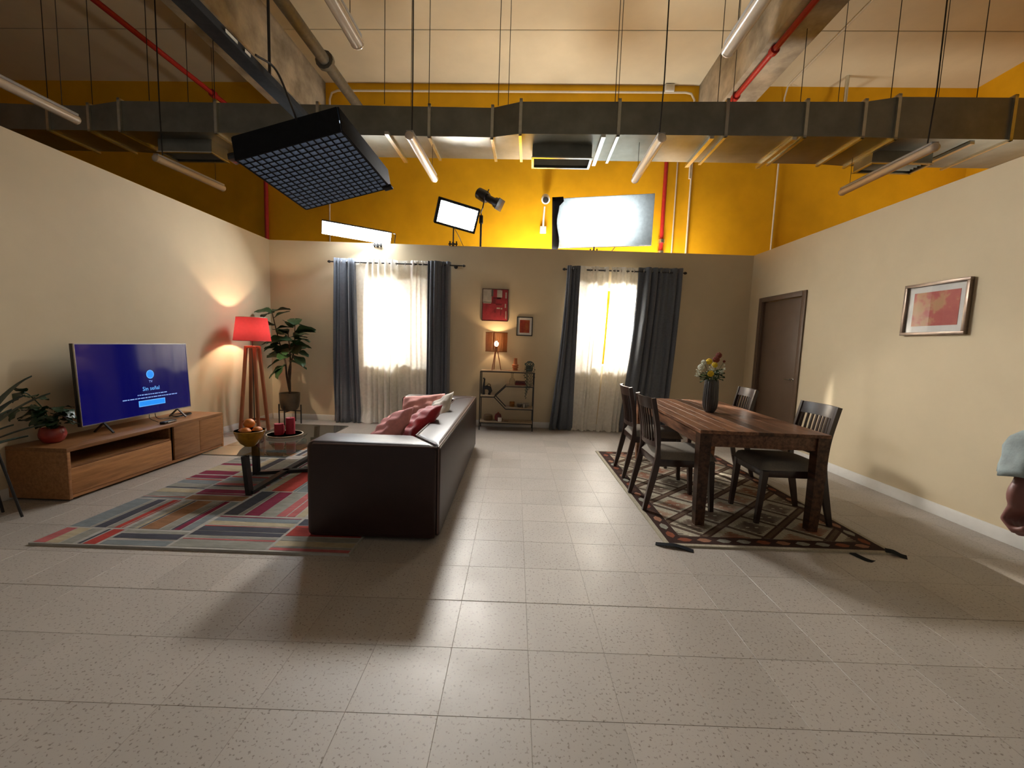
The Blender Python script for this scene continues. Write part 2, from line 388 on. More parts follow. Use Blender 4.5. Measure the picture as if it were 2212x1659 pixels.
# --- the hall around the set (its own axes, turned by HALL)
ZC = 5.85
def hstruct(b, name, m): o = b.build(name, m, None, (0, 0, 0), (0, 0, -HALL)); return struct(o)
hstruct(MB().box((-1.3, 7.8, ZC/2), (17.9, .2, ZC)), 'wall_hall_back', M_yellow)
hstruct(MB().box((7.42, 4.0, ZC/2), (.2, 7.5, ZC)), 'wall_hall_right', M_yellow)
hstruct(MB().box((-10.3, 4.0, ZC/2), (.2, 7.5, ZC)), 'wall_hall_left', M_yellow)
ce = hstruct(MB().box((-1.3, 3.2, ZC+.16), (17.9, 9.3, .1)), 'ceiling', M_slab)
for (x0, x1) in ((-10.2, -4.32), (-3.84, 2.74), (3.24, 7.4)):
    for (y0, y1) in ((-1.4, 2.5), (2.512, 6.44), (6.452, 7.72)):
        MB().box(((x0+x1)/2, (y0+y1)/2, ZC+.05), (x1-x0, y1-y0, .1), bev=.006, seg=1).build('ceiling_slab', M_ceil, ce)
bl = hstruct(MB().box((-4.08, 3.2, 5.46), (.50, 9.1, .82), bev=.015), 'trim_1', M_conc)
br = hstruct(MB().box((2.99, 3.2, 5.46), (.50, 9.1, .82), bev=.015), 'trim_2', M_conc)
# --- air duct
DZ = 3.85
duct = thing('air_duct', 'galvanised steel air duct hanging across the whole hall above the set', 'duct', hw(0, 5.25, DZ), -HALL)
secs = [(-9.8, .10, .06, .36), (-6.3, .10, .02, .30), (-5.75, .10, .02, .30), (-5.3, .06, 0, .36), (-.57, .10, 0, .345), (-.22, 0, 0, .365), (3.75, -.03, 0, .385), (4.1, -.05, -.02, .45), (7.25, -.06, -.02, .45)]
rows = []
for x, yo, z0, h_ in secs:
    y0, y1 = yo, .70
    rows.append([(x, y0, z0), (x, y1, z0), (x, y1, z0+h_), (x, y0, z0+h_), (x, y0, z0)])
d_ = MB().grid(rows); d_.add(rows[0][:4], [[0, 1, 2, 3]]); d_.add(rows[-1][:4], [[0, 1, 2, 3]])
d_.build('duct_body', M_galv, duct, sharp=10)
def duct_at(x):
    for a, b2 in zip(secs, secs[1:]):
        if a[0] <= x <= b2[0]:
            k = (x-a[0])/(b2[0]-a[0]); return [a[i]+(b2[i]-a[i])*k for i in range(1, 4)]
def flange(x):
    yo, z0, h_ = duct_at(x); b = MB()
    for q in (((x, (yo+.7)/2, z0-.012), (.035, .70-yo+.05, .026)), ((x, yo-.012, z0+h_/2), (.035, .026, h_+.05)), ((x, (yo+.7)/2, z0+h_+.012), (.035, .7-yo+.05, .026))): b.box(q[0], q[1])
    b.build('flange', M_galv2, duct)
for x in (-6.3, -5.75, -5.3, -4.05, -2.75, -1.35, -.57, -.22, .95, 2.2, 3.1, 3.75, 4.1, 5.36): flange(x)
for x in (-1.85, .78, 2.05, 3.0, 5.0):
    yo, z0, h_ = duct_at(x); MB().box((x, .38, z0-.02), (.05, .80, .035)).build('support_rail', M_galv2, duct)
for x0, x1 in ((-5.0, -4.28), (-.06, .68), (4.12, 4.82)):
    ins = MB(); ya, yb = .26, .56; za, zb = -.15, 0.0
    for q in ((((x0+x1)/2, ya, -.08), (x1-x0, .012, .16)), (((x0+x1)/2, yb, -.08), (x1-x0, .012, .16)), ((x0, (ya+yb)/2, -.08), (.012, yb-ya, .16)), ((x1, (ya+yb)/2, -.08), (.012, yb-ya, .16))): ins.box(*q)
    vb = ins.build('vent_box', M_galv, duct)
    fr = MB()
    for q in ((((x0+x1)/2, ya, -.162), (x1-x0+.03, .03, .012)), (((x0+x1)/2, yb, -.162), (x1-x0+.03, .03, .012)), ((x0, (ya+yb)/2, -.162), (.03, yb-ya, .012)), ((x1, (ya+yb)/2, -.162), (.03, yb-ya, .012))): fr.box(*q)
    fr.build('vent_frame', M_galv2, vb)
    for k in range(5): MB().box(((x0+x1)/2, ya+.05+k*.05, -.12), (x1-x0-.02, .004, .05), rot=(.5, 0, 0)).build('louvre', M_galv, vb)
for x, y in ((-6.3, .1), (-6.3, .66), (-4.9, .05), (-4.9, .66), (-4.05, .05), (-1.9, .05), (-1.75, .66), (-1.35, .05), (-.5, .06), (-.42, .64), (.90, .02), (1.05, .66), (2.1, .02), (2.55, .66), (3.05, .02), (3.9, .66), (4.05, .0), (5.0, .0), (5.15, .66), (5.9, .0)):
    yo, z0, h_ = duct_at(x)
    MB().tube([(x, y, z0+h_), (x, y, ZC-DZ-.002)], .0045, 6).build('hanger_rod', M_dark, duct)
# --- fluorescent battens hung on cords
def batten(x, y0, y1, z, tilt, label):
    yw = y1-.15; zt = DZ-.002 if 5.2 < yw < 5.98 else ZC-.002
    L = y1-y0
    t_ = thing('tube_light', label, 'ceiling light', hw(x, (y0+y1)/2, z), -HALL+tilt, 'hanging tube lights')
    MB().tube([(0, -L/2+.03, 0), (0, L/2-.03, 0)], .048, 16, flat=.85).build('diffuser', M_diff, t_)
    MB().box((0, 0, .045), (.075, L-.06, .025), bev=.006).build('housing', M_grey2, t_)
    for s_ in (-1, 1):
        MB().ball((0, s_*(L/2-.03), 0), (.05, .03, .044), 14, 8).build('end_cap', M_diff, t_)
    MB().tube([(.0, -L/2+.12, .05), (.01, -L/2+.10, .6), (0, -L/2+.11, ZC-.002-z)], .007, 6).build('cord', M_dark, t_)
    MB().tube([(.0, L/2-.15, .05), (0, L/2-.15, zt-z)], .003, 5).build('wire', M_dark, t_)
M_diff = pbr('cream_tube_diffuser', (.62, .52, .40), .25, var=.03, coat=.5)
M_grey2 = pbr('grey_housing', (.35, .34, .33), .4, var=.05)
batten(-4.73, 3.1, 4.29, 3.45, 0, 'unlit hanging tube light at the far left edge, nearer of two on the left')
batten(-4.65, 5.1, 6.15, 3.45, -.1, 'unlit hanging tube light in the dark just above the left set wall')
batten(-1.335, 2.0, 3.19, 3.45, 0, 'unlit tube light cut by the top edge, right of the grey pipe')
batten(-1.345, 4.46, 5.65, 3.45, 0, 'cream tube light hanging beside the big honeycomb softbox')
batten(1.33, 2.05, 3.25, 3.45, 0, 'unlit tube light cut by the top edge, beside the right concrete beam')
batten(1.25, 4.44, 5.57, 3.45, 0, 'cream tube light hanging above the white diffused softbox')
batten(4.02, 4.55, 5.86, 3.45, 0, 'cream tube light hanging above the right set wall')
# --- pipes and conduits of the hall
def pipe(name, pts, r, mat, label, cat, n=10, clamps=(), group=None):
    base = Vector(pts[0]); t_ = thing(name, label, cat, hw(*base), -HALL, group)
    MB().tube([Vector(q)-base for q in pts], r, n).build('pipe_run', mat, t_)
    for q in clamps:
        MB().lathe([(r*1.25, -.03), (r*1.6, -.03), (r*1.6, .03), (r*1.25, .03)], Vector(q[:3])-base, 12, rot=Matrix.Rotation(PI/2, 3, 'X') if q[3] == 'y' else Matrix.Identity(3)).build('collar', M_galv2 if q[3] != 'y' else mat, t_)
    return t_
pipe('fire_pipe', [(2.84, -1, 5.0), (2.84, 7.5, 5.0), (2.78, 7.62, 4.98), (2.26, 7.64, 4.96), (2.25, 7.64, 4.9), (2.25, 7.64, 2.75)], .035, M_red, 'red fire pipe along the right concrete beam, dropping behind the white softbox', 'pipe', clamps=((2.84, 5.55, 5.0, 'y'), (2.84, 6.5, 5.0, 'y'), (2.25, 7.64, 3.22, 'z'), (2.25, 7.64, 3.02, 'z')))
pipe('fire_pipe', [(-5.03, -1, 5.0), (-5.03, 7.5, 5.0), (-4.93, 7.64, 4.9), (-4.93, 7.64, 2.75)], .035, M_red, 'red fire pipe in the dark left part of the hall', 'pipe', clamps=((-5.03, 6.55, 5.0, 'y'),))
pipe('grey_pipe', [(-3.04, -1, 5.2), (-3.04, 7.3, 5.2), (-3.05, 7.5, 5.18), (-3.06, 7.58, 5.0)], .08, M_grey, 'thick grey pipe under the ceiling right of the left concrete beam', 'pipe', 14, clamps=((-3.04, 6.1, 5.2, 'y'),))
pipe('conduit', [(-3.74, 7.665, 4.3), (-3.74, 7.665, 5.55), (-3.70, 7.665, 5.66), (-3.6, 7.665, 5.70), (2.5, 7.665, 5.72), (2.6, 7.665, 5.70), (2.66, 7.665, 5.6), (2.67, 7.665, 4.3)], .018, M_cream, 'cream conduit framing the top of the middle yellow wall bay', 'conduit', 8)
jb = thing('junction_box', 'small white junction box below the ceiling on the yellow wall', 'junction box', hw(2.22, 7.66, 5.76), -HALL)
MB().box((0, 0, .02), (.16, .07, .12), bev=.01).build('case', M_white, jb); MB().box((0, -.037, .02), (.13, .006, .09), bev=.003).build('lid', M_cream, jb)
pipe('conduit', [(2.45, 7.67, 2.75), (2.45, 7.67, 4.7)], .013, M_cream, 'thin cream conduit on the yellow wall right beside the red pipe', 'conduit', 8)
pipe('conduit', [(2.70, 7.67, 2.75), (2.70, 7.67, 4.7)], .016, M_cream, 'cream conduit on the yellow wall, second right of the red pipe', 'conduit', 8)
pipe('conduit', [(4.17, 7.67, 2.75), (4.17, 7.67, 5.65), (4.17, 7.6, 5.8), (4.17, 5.2, 5.82)], .014, M_cream, 'cream conduit rising from the right set wall to the ceiling', 'conduit', 8)
pipe('conduit', [(-3.76, 7.67, 2.75), (-3.76, 7.67, 4.2)], .013, M_cream, 'thin conduit on the wall behind the glowing strip light', 'conduit', 8)
bk = thing('wall_bracket', 'bent galvanised bracket arm on the yellow wall right of the beam', 'bracket', hw(5.0, 7.66, 5.2), -HALL)
MB().tube([(-.35, -.02, -.15), (0, -.25, .15), (0, -.25, .75)], .03, 10).build('bracket_arm', M_galv2, bk)
MB().tube([(0, -.25, .75), (.65, -.02, .72)], .012, 8).build('stay', M_galv2, bk)
# cctv camera
cc = thing('security_camera', 'white security camera on a bracket arm on the yellow wall', 'camera', hw(.15, 7.7, 3.36), -HALL)
MB().box((0, -.03, .02), (.11, .06, .12), bev=.008).build('junction_base', M_white, cc)
MB().tube([(0, -.05, .08), (0, -.10, .18), (.01, -.10, .40)], .016, 10).build('arm', M_white, cc)
MB().lathe([(.07, -.12), (.075, .10), (.05, .12)], (.02, -.2, .50), 18, rot=Matrix.Rotation(PI/2+.45, 3, 'X')).build('camera_body', M_white, cc)
MB().lathe([(.05, 0), (.05, .012), (.03, .014)], (.02, -.305, .446), 16, rot=Matrix.Rotation(PI/2+.45, 3, 'X')).build('lens', M_blackp, cc)

# ================================================================== CURTAINS
def curtain(name, label, cat, top, bot, z0, z1, yc, folds, amp, mat, thick=0, seed=0, sway=0, group=None, nz=30, hem=None):
    """pleated cloth between x-ranges top=(x0,x1) and bot=(x0,x1)"""
    rnd = random.Random(seed); cx = (top[0]+top[1])/2
    t_ = thing(name, label, cat, (cx, yc, z0), 0, group)
    nu = folds*10; ph = [rnd.uniform(-.5, .5) for _ in range(8)]; rows = []
    for j in range(nz+1):
        v = j/nz; z = (z1-z0)*(1-v); e = v**1.6
        a0, a1 = top[0]+(bot[0]-top[0])*e, top[1]+(bot[1]-top[1])*e; row = []
        for i in range(nu+1):
            u = i/nu
            uw = u + .075*math.sin(2*PI*u*1.7+ph[0]*6) + .03*math.sin(2*PI*u*3.1+ph[1]*6) + (.045*math.sin(v*2.2+u*5+ph[3]*6))*v
            a = amp*(.75+.45*math.sin(u*8+ph[2]*6))*(1+.5*v*math.sin(u*6+ph[3]*6+v*2))
            th = 2*PI*folds*uw+ph[4]
            y = a*math.sin(th) + .28*a*math.sin(2.37*th+ph[5]*6+v*3)*(.3+v)
            x = a0+(a1-a0)*u + .3*a*math.cos(th)
            zz = z if j < nz else z + .012*math.sin(u*31+ph[6]*6)
            if j >= nz-1: y -= .03*(j-nz+2)*(.5+.5*math.sin(u*17))*(hem or 0)
            row.append((x-cx, y, max(zz, .004-z0)))
        rows.append(row)
    b = MB().grid(rows); cl = b.build('cloth', mat, t_, sharp=180)
    if thick:
        md = cl.modifiers.new('thickness', 'SOLIDIFY'); md.thickness = thick; md.offset = 0
    for k in range(folds):
        u = (k+.5)/folds; x = top[0]+(top[1]-top[0])*u-cx
        ring = MB()
        pts = [(x, .024*math.cos(q), (z1-z0)-.055+.024*math.sin(q)) for q in [2*PI*i/14 for i in range(15)]]
        ring.tube(pts, .005, 6, cap=False).build('grommet', M_chrome, t_)
    return t_
YC = 6.41
curtain('drape', 'grey floor-length drape at the left of the left window, beside the fig tree', 'curtain', (-2.80, -2.47), (-2.83, -2.38), .006, 2.53, YC, 4, .045, M_drape, .004, 1, hem=.4)
curtain('sheer_curtain', 'white sheer curtain glowing in the left window behind the sofa', 'curtain', (-2.47, -1.37), (-2.40, -1.34), .006, 2.53, YC, 8, .04, M_sheer, 0, 2, hem=1)
curtain('drape', 'grey drape at the right of the left window, behind the sofa arm', 'curtain', (-1.37, -1.03), (-1.37, -1.00), .006, 2.53, YC, 4, .045, M_drape, .004, 3, hem=.4)
curtain('drape', 'narrow grey drape beside the metal shelf, flaring at the floor', 'curtain', (.75, .93), (.57, .93), .006, 2.53, YC, 3, .045, M_drape, .004, 4, hem=.6)
curtain('sheer_curtain', 'left half of the white sheers in the right window, beside the narrow drape', 'curtain', (.93, 1.375), (.90, 1.30), .006, 2.53, YC, 4, .035, M_sheer, 0, 5, hem=1)
curtain('sheer_curtain', 'right half of the white sheers in the right window, beside the wide drape', 'curtain', (1.42, 1.81), (1.31, 1.70), .006, 2.53, YC, 4, .035, M_sheer, 0, 8, hem=1)
curtain('drape', 'wide dark grey drape behind the dining chairs', 'curtain', (1.84, 2.48), (1.66, 2.36), .006, 2.54, YC, 5, .045, M_drape, .004, 6, hem=.3)
def rod(x0, x1, z, label):
    t_ = thing('curtain_rod', label, 'curtain rod', ((x0+x1)/2, YC, z)); L = (x1-x0)/2
    MB().tube([(-L, 0, 0), (L, 0, 0)], .010, 10).build('rod', M_dark, t_)
    for s_ in (-1, 1):
        MB().lathe([(.010, 0), (.020, .004), (.020, .02), (.014, .035), (.002, .045)], (s_*L, 0, 0), 14, rot=Matrix.Rotation(s_*PI/2, 3, 'Y')).build('finial', M_dark, t_)
        MB().tube([(s_*(L-.12), 0, 0), (s_*(L-.12), YB-YC-.004, 0)], .008, 8).lathe([(.03, 0), (.03, .006), (.008, .010)], (s_*(L-.12), YB-YC-.001, 0), 14, rot=Matrix.Rotation(PI/2, 3, 'X')).build('rod_bracket', M_dark, t_)
rod(-2.86, -.84, 2.475, 'dark curtain rod over the left window')
rod(.72, 2.52, 2.475, 'dark curtain rod over the right window')

# ================================================================== RUGS
def rug_mesh(base, thick, x0, x1, y0, y1, pieces, edge):
    """slab with coloured pieces inlaid on top (each a face a hair proud of the pile)"""
    b = MB().box(((x0+x1)/2, (y0+y1)/2, thick/2), (x1-x0, y1-y0, thick), col=edge)
    for poly, c, z in pieces:
        k = len(poly); b.add([(x, y, thick+z) for x, y in poly], [list(range(k))], 0, c)
    return b
LG, RED, MAR, DG, BL, BE, RU, PK, GR = (.36, .34, .31), (.34, .045, .035), (.17, .018, .045), (.055, .055, .07), (.17, .19, .20), (.37, .31, .21), (.24, .12, .06), (.36, .10, .10), (.24, .23, .20)
pal = [RED, MAR, DG, BL, BE, GR, GR, DG, BL, PK, RU, GR, BE]
blocks = [(-2.93, -2.52, 2.39, 2.61, 'v'), (-2.52, -2.09, 2.39, 2.61, 'h'), (-2.09, -1.48, 2.39, 2.87, 'h'), (-1.48, -.965, 2.39, 2.87, 'h'),
          (-2.93, -2.55, 2.61, 3.12, 'v'), (-2.55, -2.10, 2.61, 3.12, 'v'), (-2.10, -1.48, 2.87, 3.36, 'v'), (-1.48, -.965, 2.87, 3.36, 'v'),
          (-2.93, -2.58, 3.12, 3.72, 'h'), (-2.58, -2.10, 3.12, 3.72, 'h'), (-2.10, -1.48, 3.36, 3.90, 'v'), (-1.48, -.965, 3.36, 3.9, 'h'),
          (-2.93, -2.58, 3.72, 4.32, 'h'), (-2.58, -2.10, 3.72, 4.32, 'v'), (-2.10, -1.48, 3.90, 4.42, 'h'), (-1.48, -.965, 3.9, 4.42, 'v'),
          (-2.93, -2.40, 4.32, 4.95, 'h'), (-2.40, -1.9, 4.42, 4.95, 'v'), (-1.9, -1.4, 4.42, 4.95, 'h'), (-1.4, -.965, 4.42, 4.95, 'v')]
fixed = {0: [PK, BE, GR, LG, DG, RED], 1: [BL, PK, GR, DG, GR], 2: [GR, PK, GR, DG, DG, RED, BE, BL, MAR], 3: [PK, GR, BE, GR, RED, RED, DG], 4: [BL, GR, DG, GR, RED, RED], 5: [GR, BE, DG, RU, GR, DG, MAR, BL],
         6: [DG, GR, MAR, GR, PK, PK, BE], 8: [BL, RED, GR, BE, DG, GR, BL, RED, GR, MAR], 9: [RU, GR, MAR, MAR, GR, DG, PK, GR, BL, RED], 10: [BE, RED, BL, BL, RED, GR]}
pcs = []; rnd = random.Random(11); g = .010
for bi, (x0, x1, y0, y1, d) in enumerate(blocks):
    cs = fixed.get(bi) or [rnd.choice(pal) for _ in range(7)]
    ws = [rnd.choice((.35, .7, 1.2, 2.0)) for _ in cs]; S = sum(ws); L = (x1-x0 if d == 'v' else y1-y0)-2*g; q = g
    for c, w_ in zip(cs, ws):
        e = L*w_/S; gp = .004
        jit = [rnd.uniform(-.006, .006) for _ in range(4)]
        if d == 'v': poly = [(x0+q+gp+jit[0], y0+g), (x0+q+e-gp+jit[1], y0+g), (x0+q+e-gp+jit[2], y1-g), (x0+q+gp+jit[3], y1-g)]
        else: poly = [(x0+g, y0+q+gp+jit[0]), (x1-g, y0+q+gp+jit[1]), (x1-g, y0+q+e-gp+jit[2]), (x0+g, y0+q+e-gp+jit[3])]
        poly = [(max(-2.925, min(-.97, x)), max(2.395, min(4.945, y))) for x, y in poly]
        pcs.append((poly, c, .0012)); q += e
M_rug = colattr('woven_rug_pile', var=.22, scale=(9, 26, 30))
o = rug_mesh(LG, .014, -2.93, -.965, 2.39, 4.95, pcs, LG).build('area_rug', M_rug)
tag(o, 'grey rug with red, maroon and blue-grey stripes under the coffee table', 'rug')
# dining rug
CRM, BRN, DBR, RST, GRY = (.36, .32, .245), (.060, .028, .018), (.035, .016, .012), (.20, .06, .03), (.25, .24, .20)
x0, x1, y0, y1 = 1.06, 2.60, 2.665, 5.13
pcs = []
def rc(a, b_, c, d): return [(a, c), (b_, c), (b_, d), (a, d)]
pcs.append((rc(x0+.03, x1-.03, y0+.03, y1-.03), DBR, .0008))
ix0, ix1, iy0, iy1 = x0+.14, x1-.14, y0+.14, y1-.14
pcs.append((rc(ix0, ix1, iy0, iy1), CRM, .0012))
def clip(poly):
    for ax, lim, sg in ((0, ix0, 1), (0, ix1, -1), (1, iy0, 1), (1, iy1, -1)):
        out = []
        for i in range(len(poly)):
            a, c = poly[i-1], poly[i]; ina, inc = sg*(a[ax]-lim) >= 0, sg*(c[ax]-lim) >= 0
            if ina != inc:
                k = (lim-a[ax])/(c[ax]-a[ax]); out.append((a[0]+(c[0]-a[0])*k, a[1]+(c[1]-a[1])*k))
            if inc: out.append(c)
        poly = out
        if not poly: return poly
    return poly
SX, SL = .435, .91
def band(xs, sl, hwid, col, z, yy=iy0):
    dy = iy1-iy0+.2; p_ = [(xs-hwid, yy), (xs+hwid, yy), (xs+hwid+dy/sl, yy+dy), (xs-hwid+dy/sl, yy+dy)]
    p_ = clip(p_)
    if len(p_) > 2: pcs.append((p_, col, z))
for k in range(-7, 6): # motifs in the diamonds
    for j in range(0, 12):
        cx = 1.383 + k*SX + (j % 2)*SX/2 + SX/2; cy = 2.79 + j*SX*SL/2
        col = (RST, DBR, BRN, (.26, .12, .07))[(k*3+j) % 4]
        for q in range(-4, 5):
            wq = .135-.028*abs(q); yq = cy+q*.024
            pl = clip([(cx-wq, yq-.004), (cx-wq*.3, yq-.010), (cx+wq, yq-.004), (cx+wq, yq+.004), (cx+wq*.3, yq+.010), (cx-wq, yq+.004)])
            if len(pl) > 2: pcs.append((pl, col, .0016))
        for sx in (-.035, .035):
            pl = clip([(cx+sx-.013, cy-.01), (cx+sx+.013, cy-.01), (cx+sx+.013, cy+.01), (cx+sx-.013, cy+.01)])
            if len(pl) > 2: pcs.append((pl, CRM, .0019))
for k in range(-8, 5):
    band(1.383+k*SX, SL, .042, BRN, .0021); band(1.383+k*SX, SL, .020, (.10, .065, .042), .0024)
for k in range(0, 14):
    band(1.40+k*SX, -SL, .026, DBR, .0022); band(1.40+k*SX, -SL, .010, (.12, .085, .06), .0025)
for k in range(17): # leaf motifs in the border
    for xx in (x0+.085, x1-.085):
        cy = y0+.16+k*.131; c = (RST, GRY, (.27, .13, .08), BRN)[k % 4]
        pcs.append(([(xx, cy-.055), (xx+.028, cy-.02), (xx+.026, cy+.02), (xx, cy+.05), (xx-.026, cy+.02), (xx-.028, cy-.02)], c, .0016))
for k in range(10):
    for yy in (y0+.085, y1-.085):
        cx = x0+.16+k*.136; c = (RST, (.27, .13, .08), GRY, GRY)[k % 4]
        pcs.append(([(cx-.055, yy), (cx-.02, yy-.028), (cx+.02, yy-.026), (cx+.05, yy), (cx+.02, yy+.026), (cx-.02, yy+.028)], c, .0016))
M_kil = colattr('kilim_weave', var=.30, scale=(240, 30, 60))
o = rug_mesh(CRM, .012, x0, x1, y0, y1, pcs, CRM).build('kilim_rug', M_kil)
tag(o, 'brown and cream lattice-patterned rug under the dining table', 'rug')
def tape(pts, z, w_, label):
    b = MB().sweep_rect(spline(pts, 4), w_, .0015, (0, 0, 1) if False else Vector((pts[-1][1]-pts[0][1], -(pts[-1][0]-pts[0][0]), 0)))
    tag(b.build('gaffer_tape', M_blackcloth), label, 'tape', 'tape pieces holding the dining rug')
tape([(1.0, 2.70, .002), (1.05, 2.67, .014), (1.12, 2.655, .017), (1.22, 2.61, .003)], 0, .045, 'black tape over the near left corner of the dining rug')
tape([(2.555, 2.70, .016), (2.59, 2.675, .017), (2.62, 2.65, .004), (2.64, 2.63, .003)], 0, .07, 'grey tape folded over the near right corner of the dining rug')
tape([(2.30, 2.67, .004), (2.33, 2.58, .002), (2.36, 2.56, .002)], 0, .05, 'short grey tape strip running out from the near edge of the dining rug')

# ================================================================== SOFA
SB = Vector((-.895, 3.87, 0))
sofa = thing('sofa', 'dark brown leather sofa seen from its end, facing the television', 'sofa', SB)
y0s, y1s = -1.28, 1.28; x0s, x1s = -.435, .435
MB().box((-.09, 0, .17), (.70, 2.0, .24), bev=.03).build('base', M_leather, sofa)
for s_ in (-1, 1): MB().box((-.10, s_*.475, .335), (.68, .945, .17), bev=.05, seg=4).build('seat_cushion', M_leather, sofa)
def frustum_pad(poly, z0, z1, bev):
    bm = bmesh.new(); vs = [bm.verts.new((x, y, z0)) for x, y in poly]+[bm.verts.new((x, y, z1)) for x, y in poly]; k = len(poly)
    bm.faces.new(vs[:k][::-1]); bm.faces.new(vs[k:])
    for j in range(k): bm.faces.new((vs[j], vs[(j+1) % k], vs[k+(j+1) % k], vs[k+j]))
    bmesh.ops.bevel(bm, geom=list(bm.edges), offset=bev, segments=4, profile=.5, affect='EDGES'); bm.verts.index_update()
    b = MB().add([v.co for v in bm.verts], [[v.index for v in f.verts] for f in bm.faces]); bm.free(); return b
AR, BK = .30, .235
frustum_pad([(x1s-BK, y0s+AR), (x1s, y0s), (x1s, y1s), (x1s-BK, y1s-AR)], .014, .655, .042).build('backrest', M_leather, sofa, sharp=60)
frustum_pad([(x0s, y0s), (x1s-.002, y0s), (x1s-BK, y0s+AR-.002), (x0s, y0s+AR-.002)], .014, .655, .042).build('armrest', M_leather, sofa, sharp=60)
frustum_pad([(x0s, y1s), (x0s, y1s-AR+.002), (x1s-BK, y1s-AR+.002), (x1s-.002, y1s)], .014, .655, .042).build('armrest', M_leather, sofa, sharp=60)
pz = .640
for pts in ([(x1s-.012, y0s+.02, .06), (x1s-.012, y0s+.012, pz), (x1s-.012, y1s-.012, pz), (x1s-.012, y1s-.02, .06)], [(x0s+.02, y0s+.012, .06), (x0s+.02, y0s+.012, pz-.03), (x0s+.05, y0s+.012, pz), (x1s-.02, y0s+.012, pz)],
            [(x1s-BK+.008, y0s+AR, pz+.006), (x1s-BK+.008, y1s-AR, pz+.006)], [(x0s+.03, y1s-.012, pz), (x1s-.03, y1s-.012, pz)], [(x0s+.03, y1s-AR+.012, pz), (x1s-BK, y1s-AR+.012, pz)]):
    MB().tube(pts, .006, 8).build('piping', M_pipe_l, sofa)
MB().tube([(x1s-BK+.02, y0s+AR-.03, .6535), (x1s-.035, y0s+.04, .6525)], .003, 6).build('seam', M_dark, sofa)
for sx in (-.36, .36):
    for sy in (-1.15, 0, 1.15): MB().lathe([(.02, 0), (.025, .035)], (sx, sy, 0.0), 12).build('foot', M_dark, sofa)
# cushions
def pillow(name, w_, h_, t_, mat, loc, rot, label, seed=0, pinch=.06):
    rnd = random.Random(seed); n = 18; b = MB(); top, bot = [], []
    for side in (1, -1):
        rows = []
        for i in range(n+1):
            r_ = []
            for j in range(n+1):
                u, v = i/n*2-1, j/n*2-1
                e = max(0, (1-u*u))**.45*max(0, (1-v*v))**.45
                k = 1-pinch*(1-abs(u*v)**.8)*(abs(u)**6+abs(v)**6)*.9
                wr = .012*math.sin(u*9+v*5+seed)*e+.008*math.sin(v*13-u*4+seed*2)*e
                r_.append((u*w_/2*k, v*h_/2*k, side*(t_/2*e)+wr))
            rows.append(r_)
        b.grid(rows)
    bm = bmesh.new(); me = b.mesh(name, mat, 180); bm.from_mesh(me); bmesh.ops.remove_doubles(bm, verts=bm.verts, dist=1e-4); bmesh.ops.recalc_face_normals(bm, faces=bm.faces); bm.to_mesh(me); bm.free()
    for q in me.polygons: q.use_smooth = True
    o = bpy.data.objects.new(name, me); COL.objects.link(o); o.location = loc
    o.rotation_euler = (Matrix.Rotation(rot[0], 3, 'Z') @ Matrix.Rotation(rot[1], 3, 'X') @ Matrix.Rotation(rot[2], 3, 'Z')).to_euler()
    return tag(o, label, 'cushion', 'cushions on the sofa')
C_pink = pbr('pink_fabric', (.72, .30, .30), .85, var=.1, scale=30, bmp=.1)
C_pink2 = pbr('light_pink_fabric', (.78, .36, .32), .85, var=.12, scale=8, bmp=.1)
C_red = pbr('red_velvet', (.40, .010, .024), .7, var=.15, scale=25, sheen=.4)
C_white = pbr('white_fabric', (.62, .58, .52), .85, var=.06, scale=30)
pillow('throw_cushion', .44, .44, .17, C_pink, (-.99, 3.20, .58), (-1.25, .85, .55), 'pink cushion nearest the near armrest of the sofa', 1)
pillow('throw_cushion', .44, .44, .15, C_red, (-.82, 3.50, .59), (-1.25, .80, .35), 'deep red velvet cushion in the middle of the sofa', 2)
pillow('throw_cushion', .46, .42, .16, C_pink2, (-.93, 4.15, .585), (-.25, 1.0, .15), 'light pink patterned cushion at the far end of the sofa', 3)
pillow('throw_cushion', .42, .42, .15, C_white, (-.77, 4.0, .60), (-1.2, .9, .75), 'white cushion behind the red one on the sofa', 4)
pillow('throw_cushion', .36, .36, .12, C_white, (-1.16, 3.15, .47), (.2, .15, .2), 'white cushion whose corner shows at the near armrest', 5)

# ================================================================== COFFEE TABLE
CB = Vector((-2.165, 3.88, 0))
ct = thing('coffee_table', 'low coffee table with a smoked glass top and black steel base', 'table', CB)
M_smoke = thin_glass('smoked_glass', (.50, .50, .475), 1.5, .02)
MB().box((0, 0, .347), (.68, 1.275, .010), bev=.002, seg=1).build('glass_top', M_smoke, ct)
for a, b_, tops in (((.02, -.60), (-.02, .60), ((.0, -.615), (0, .615))), ((-.235, -.10), (.235, .06), ((-.215, -.14), (.215, .10)))):
    f = MB()
    f.bar((a[0], a[1], .016+.014), (b_[0], b_[1], .016+.014), .055, .03).build('floor_bar', M_dark, ct)
    for q, tq in ((a, tops[0]), (b_, tops[1])): MB().bar((q[0], q[1], .016), (tq[0], tq[1], .341), .055, .035, up=(0, 1, 0) if abs(a[0]) > .1 else (1, 0, 0)).build('leg', M_dark, ct)
ZG = .352
bw = thing('fruit_bowl', 'yellow ceramic bowl with a red inside holding oranges', 'bowl', (-2.30, 3.54, ZG))
MB().lathe([(.04, 0), (.044, .004), (.075, .03), (.102, .075), (.117, .125), (.121, .138), (.118, .140)], n=36).build('bowl_outside', pbr('yellow_glaze', (.42, .20, .012), .25, var=.25, coat=.4), bw)
MB().lathe([(.118, .140), (.113, .125), (.097, .075), (.068, .032), (.0001, .016)], n=36).build('bowl_inside', pbr('red_glaze', (.30, .02, .015), .2, var=.12, coat=.4), bw)
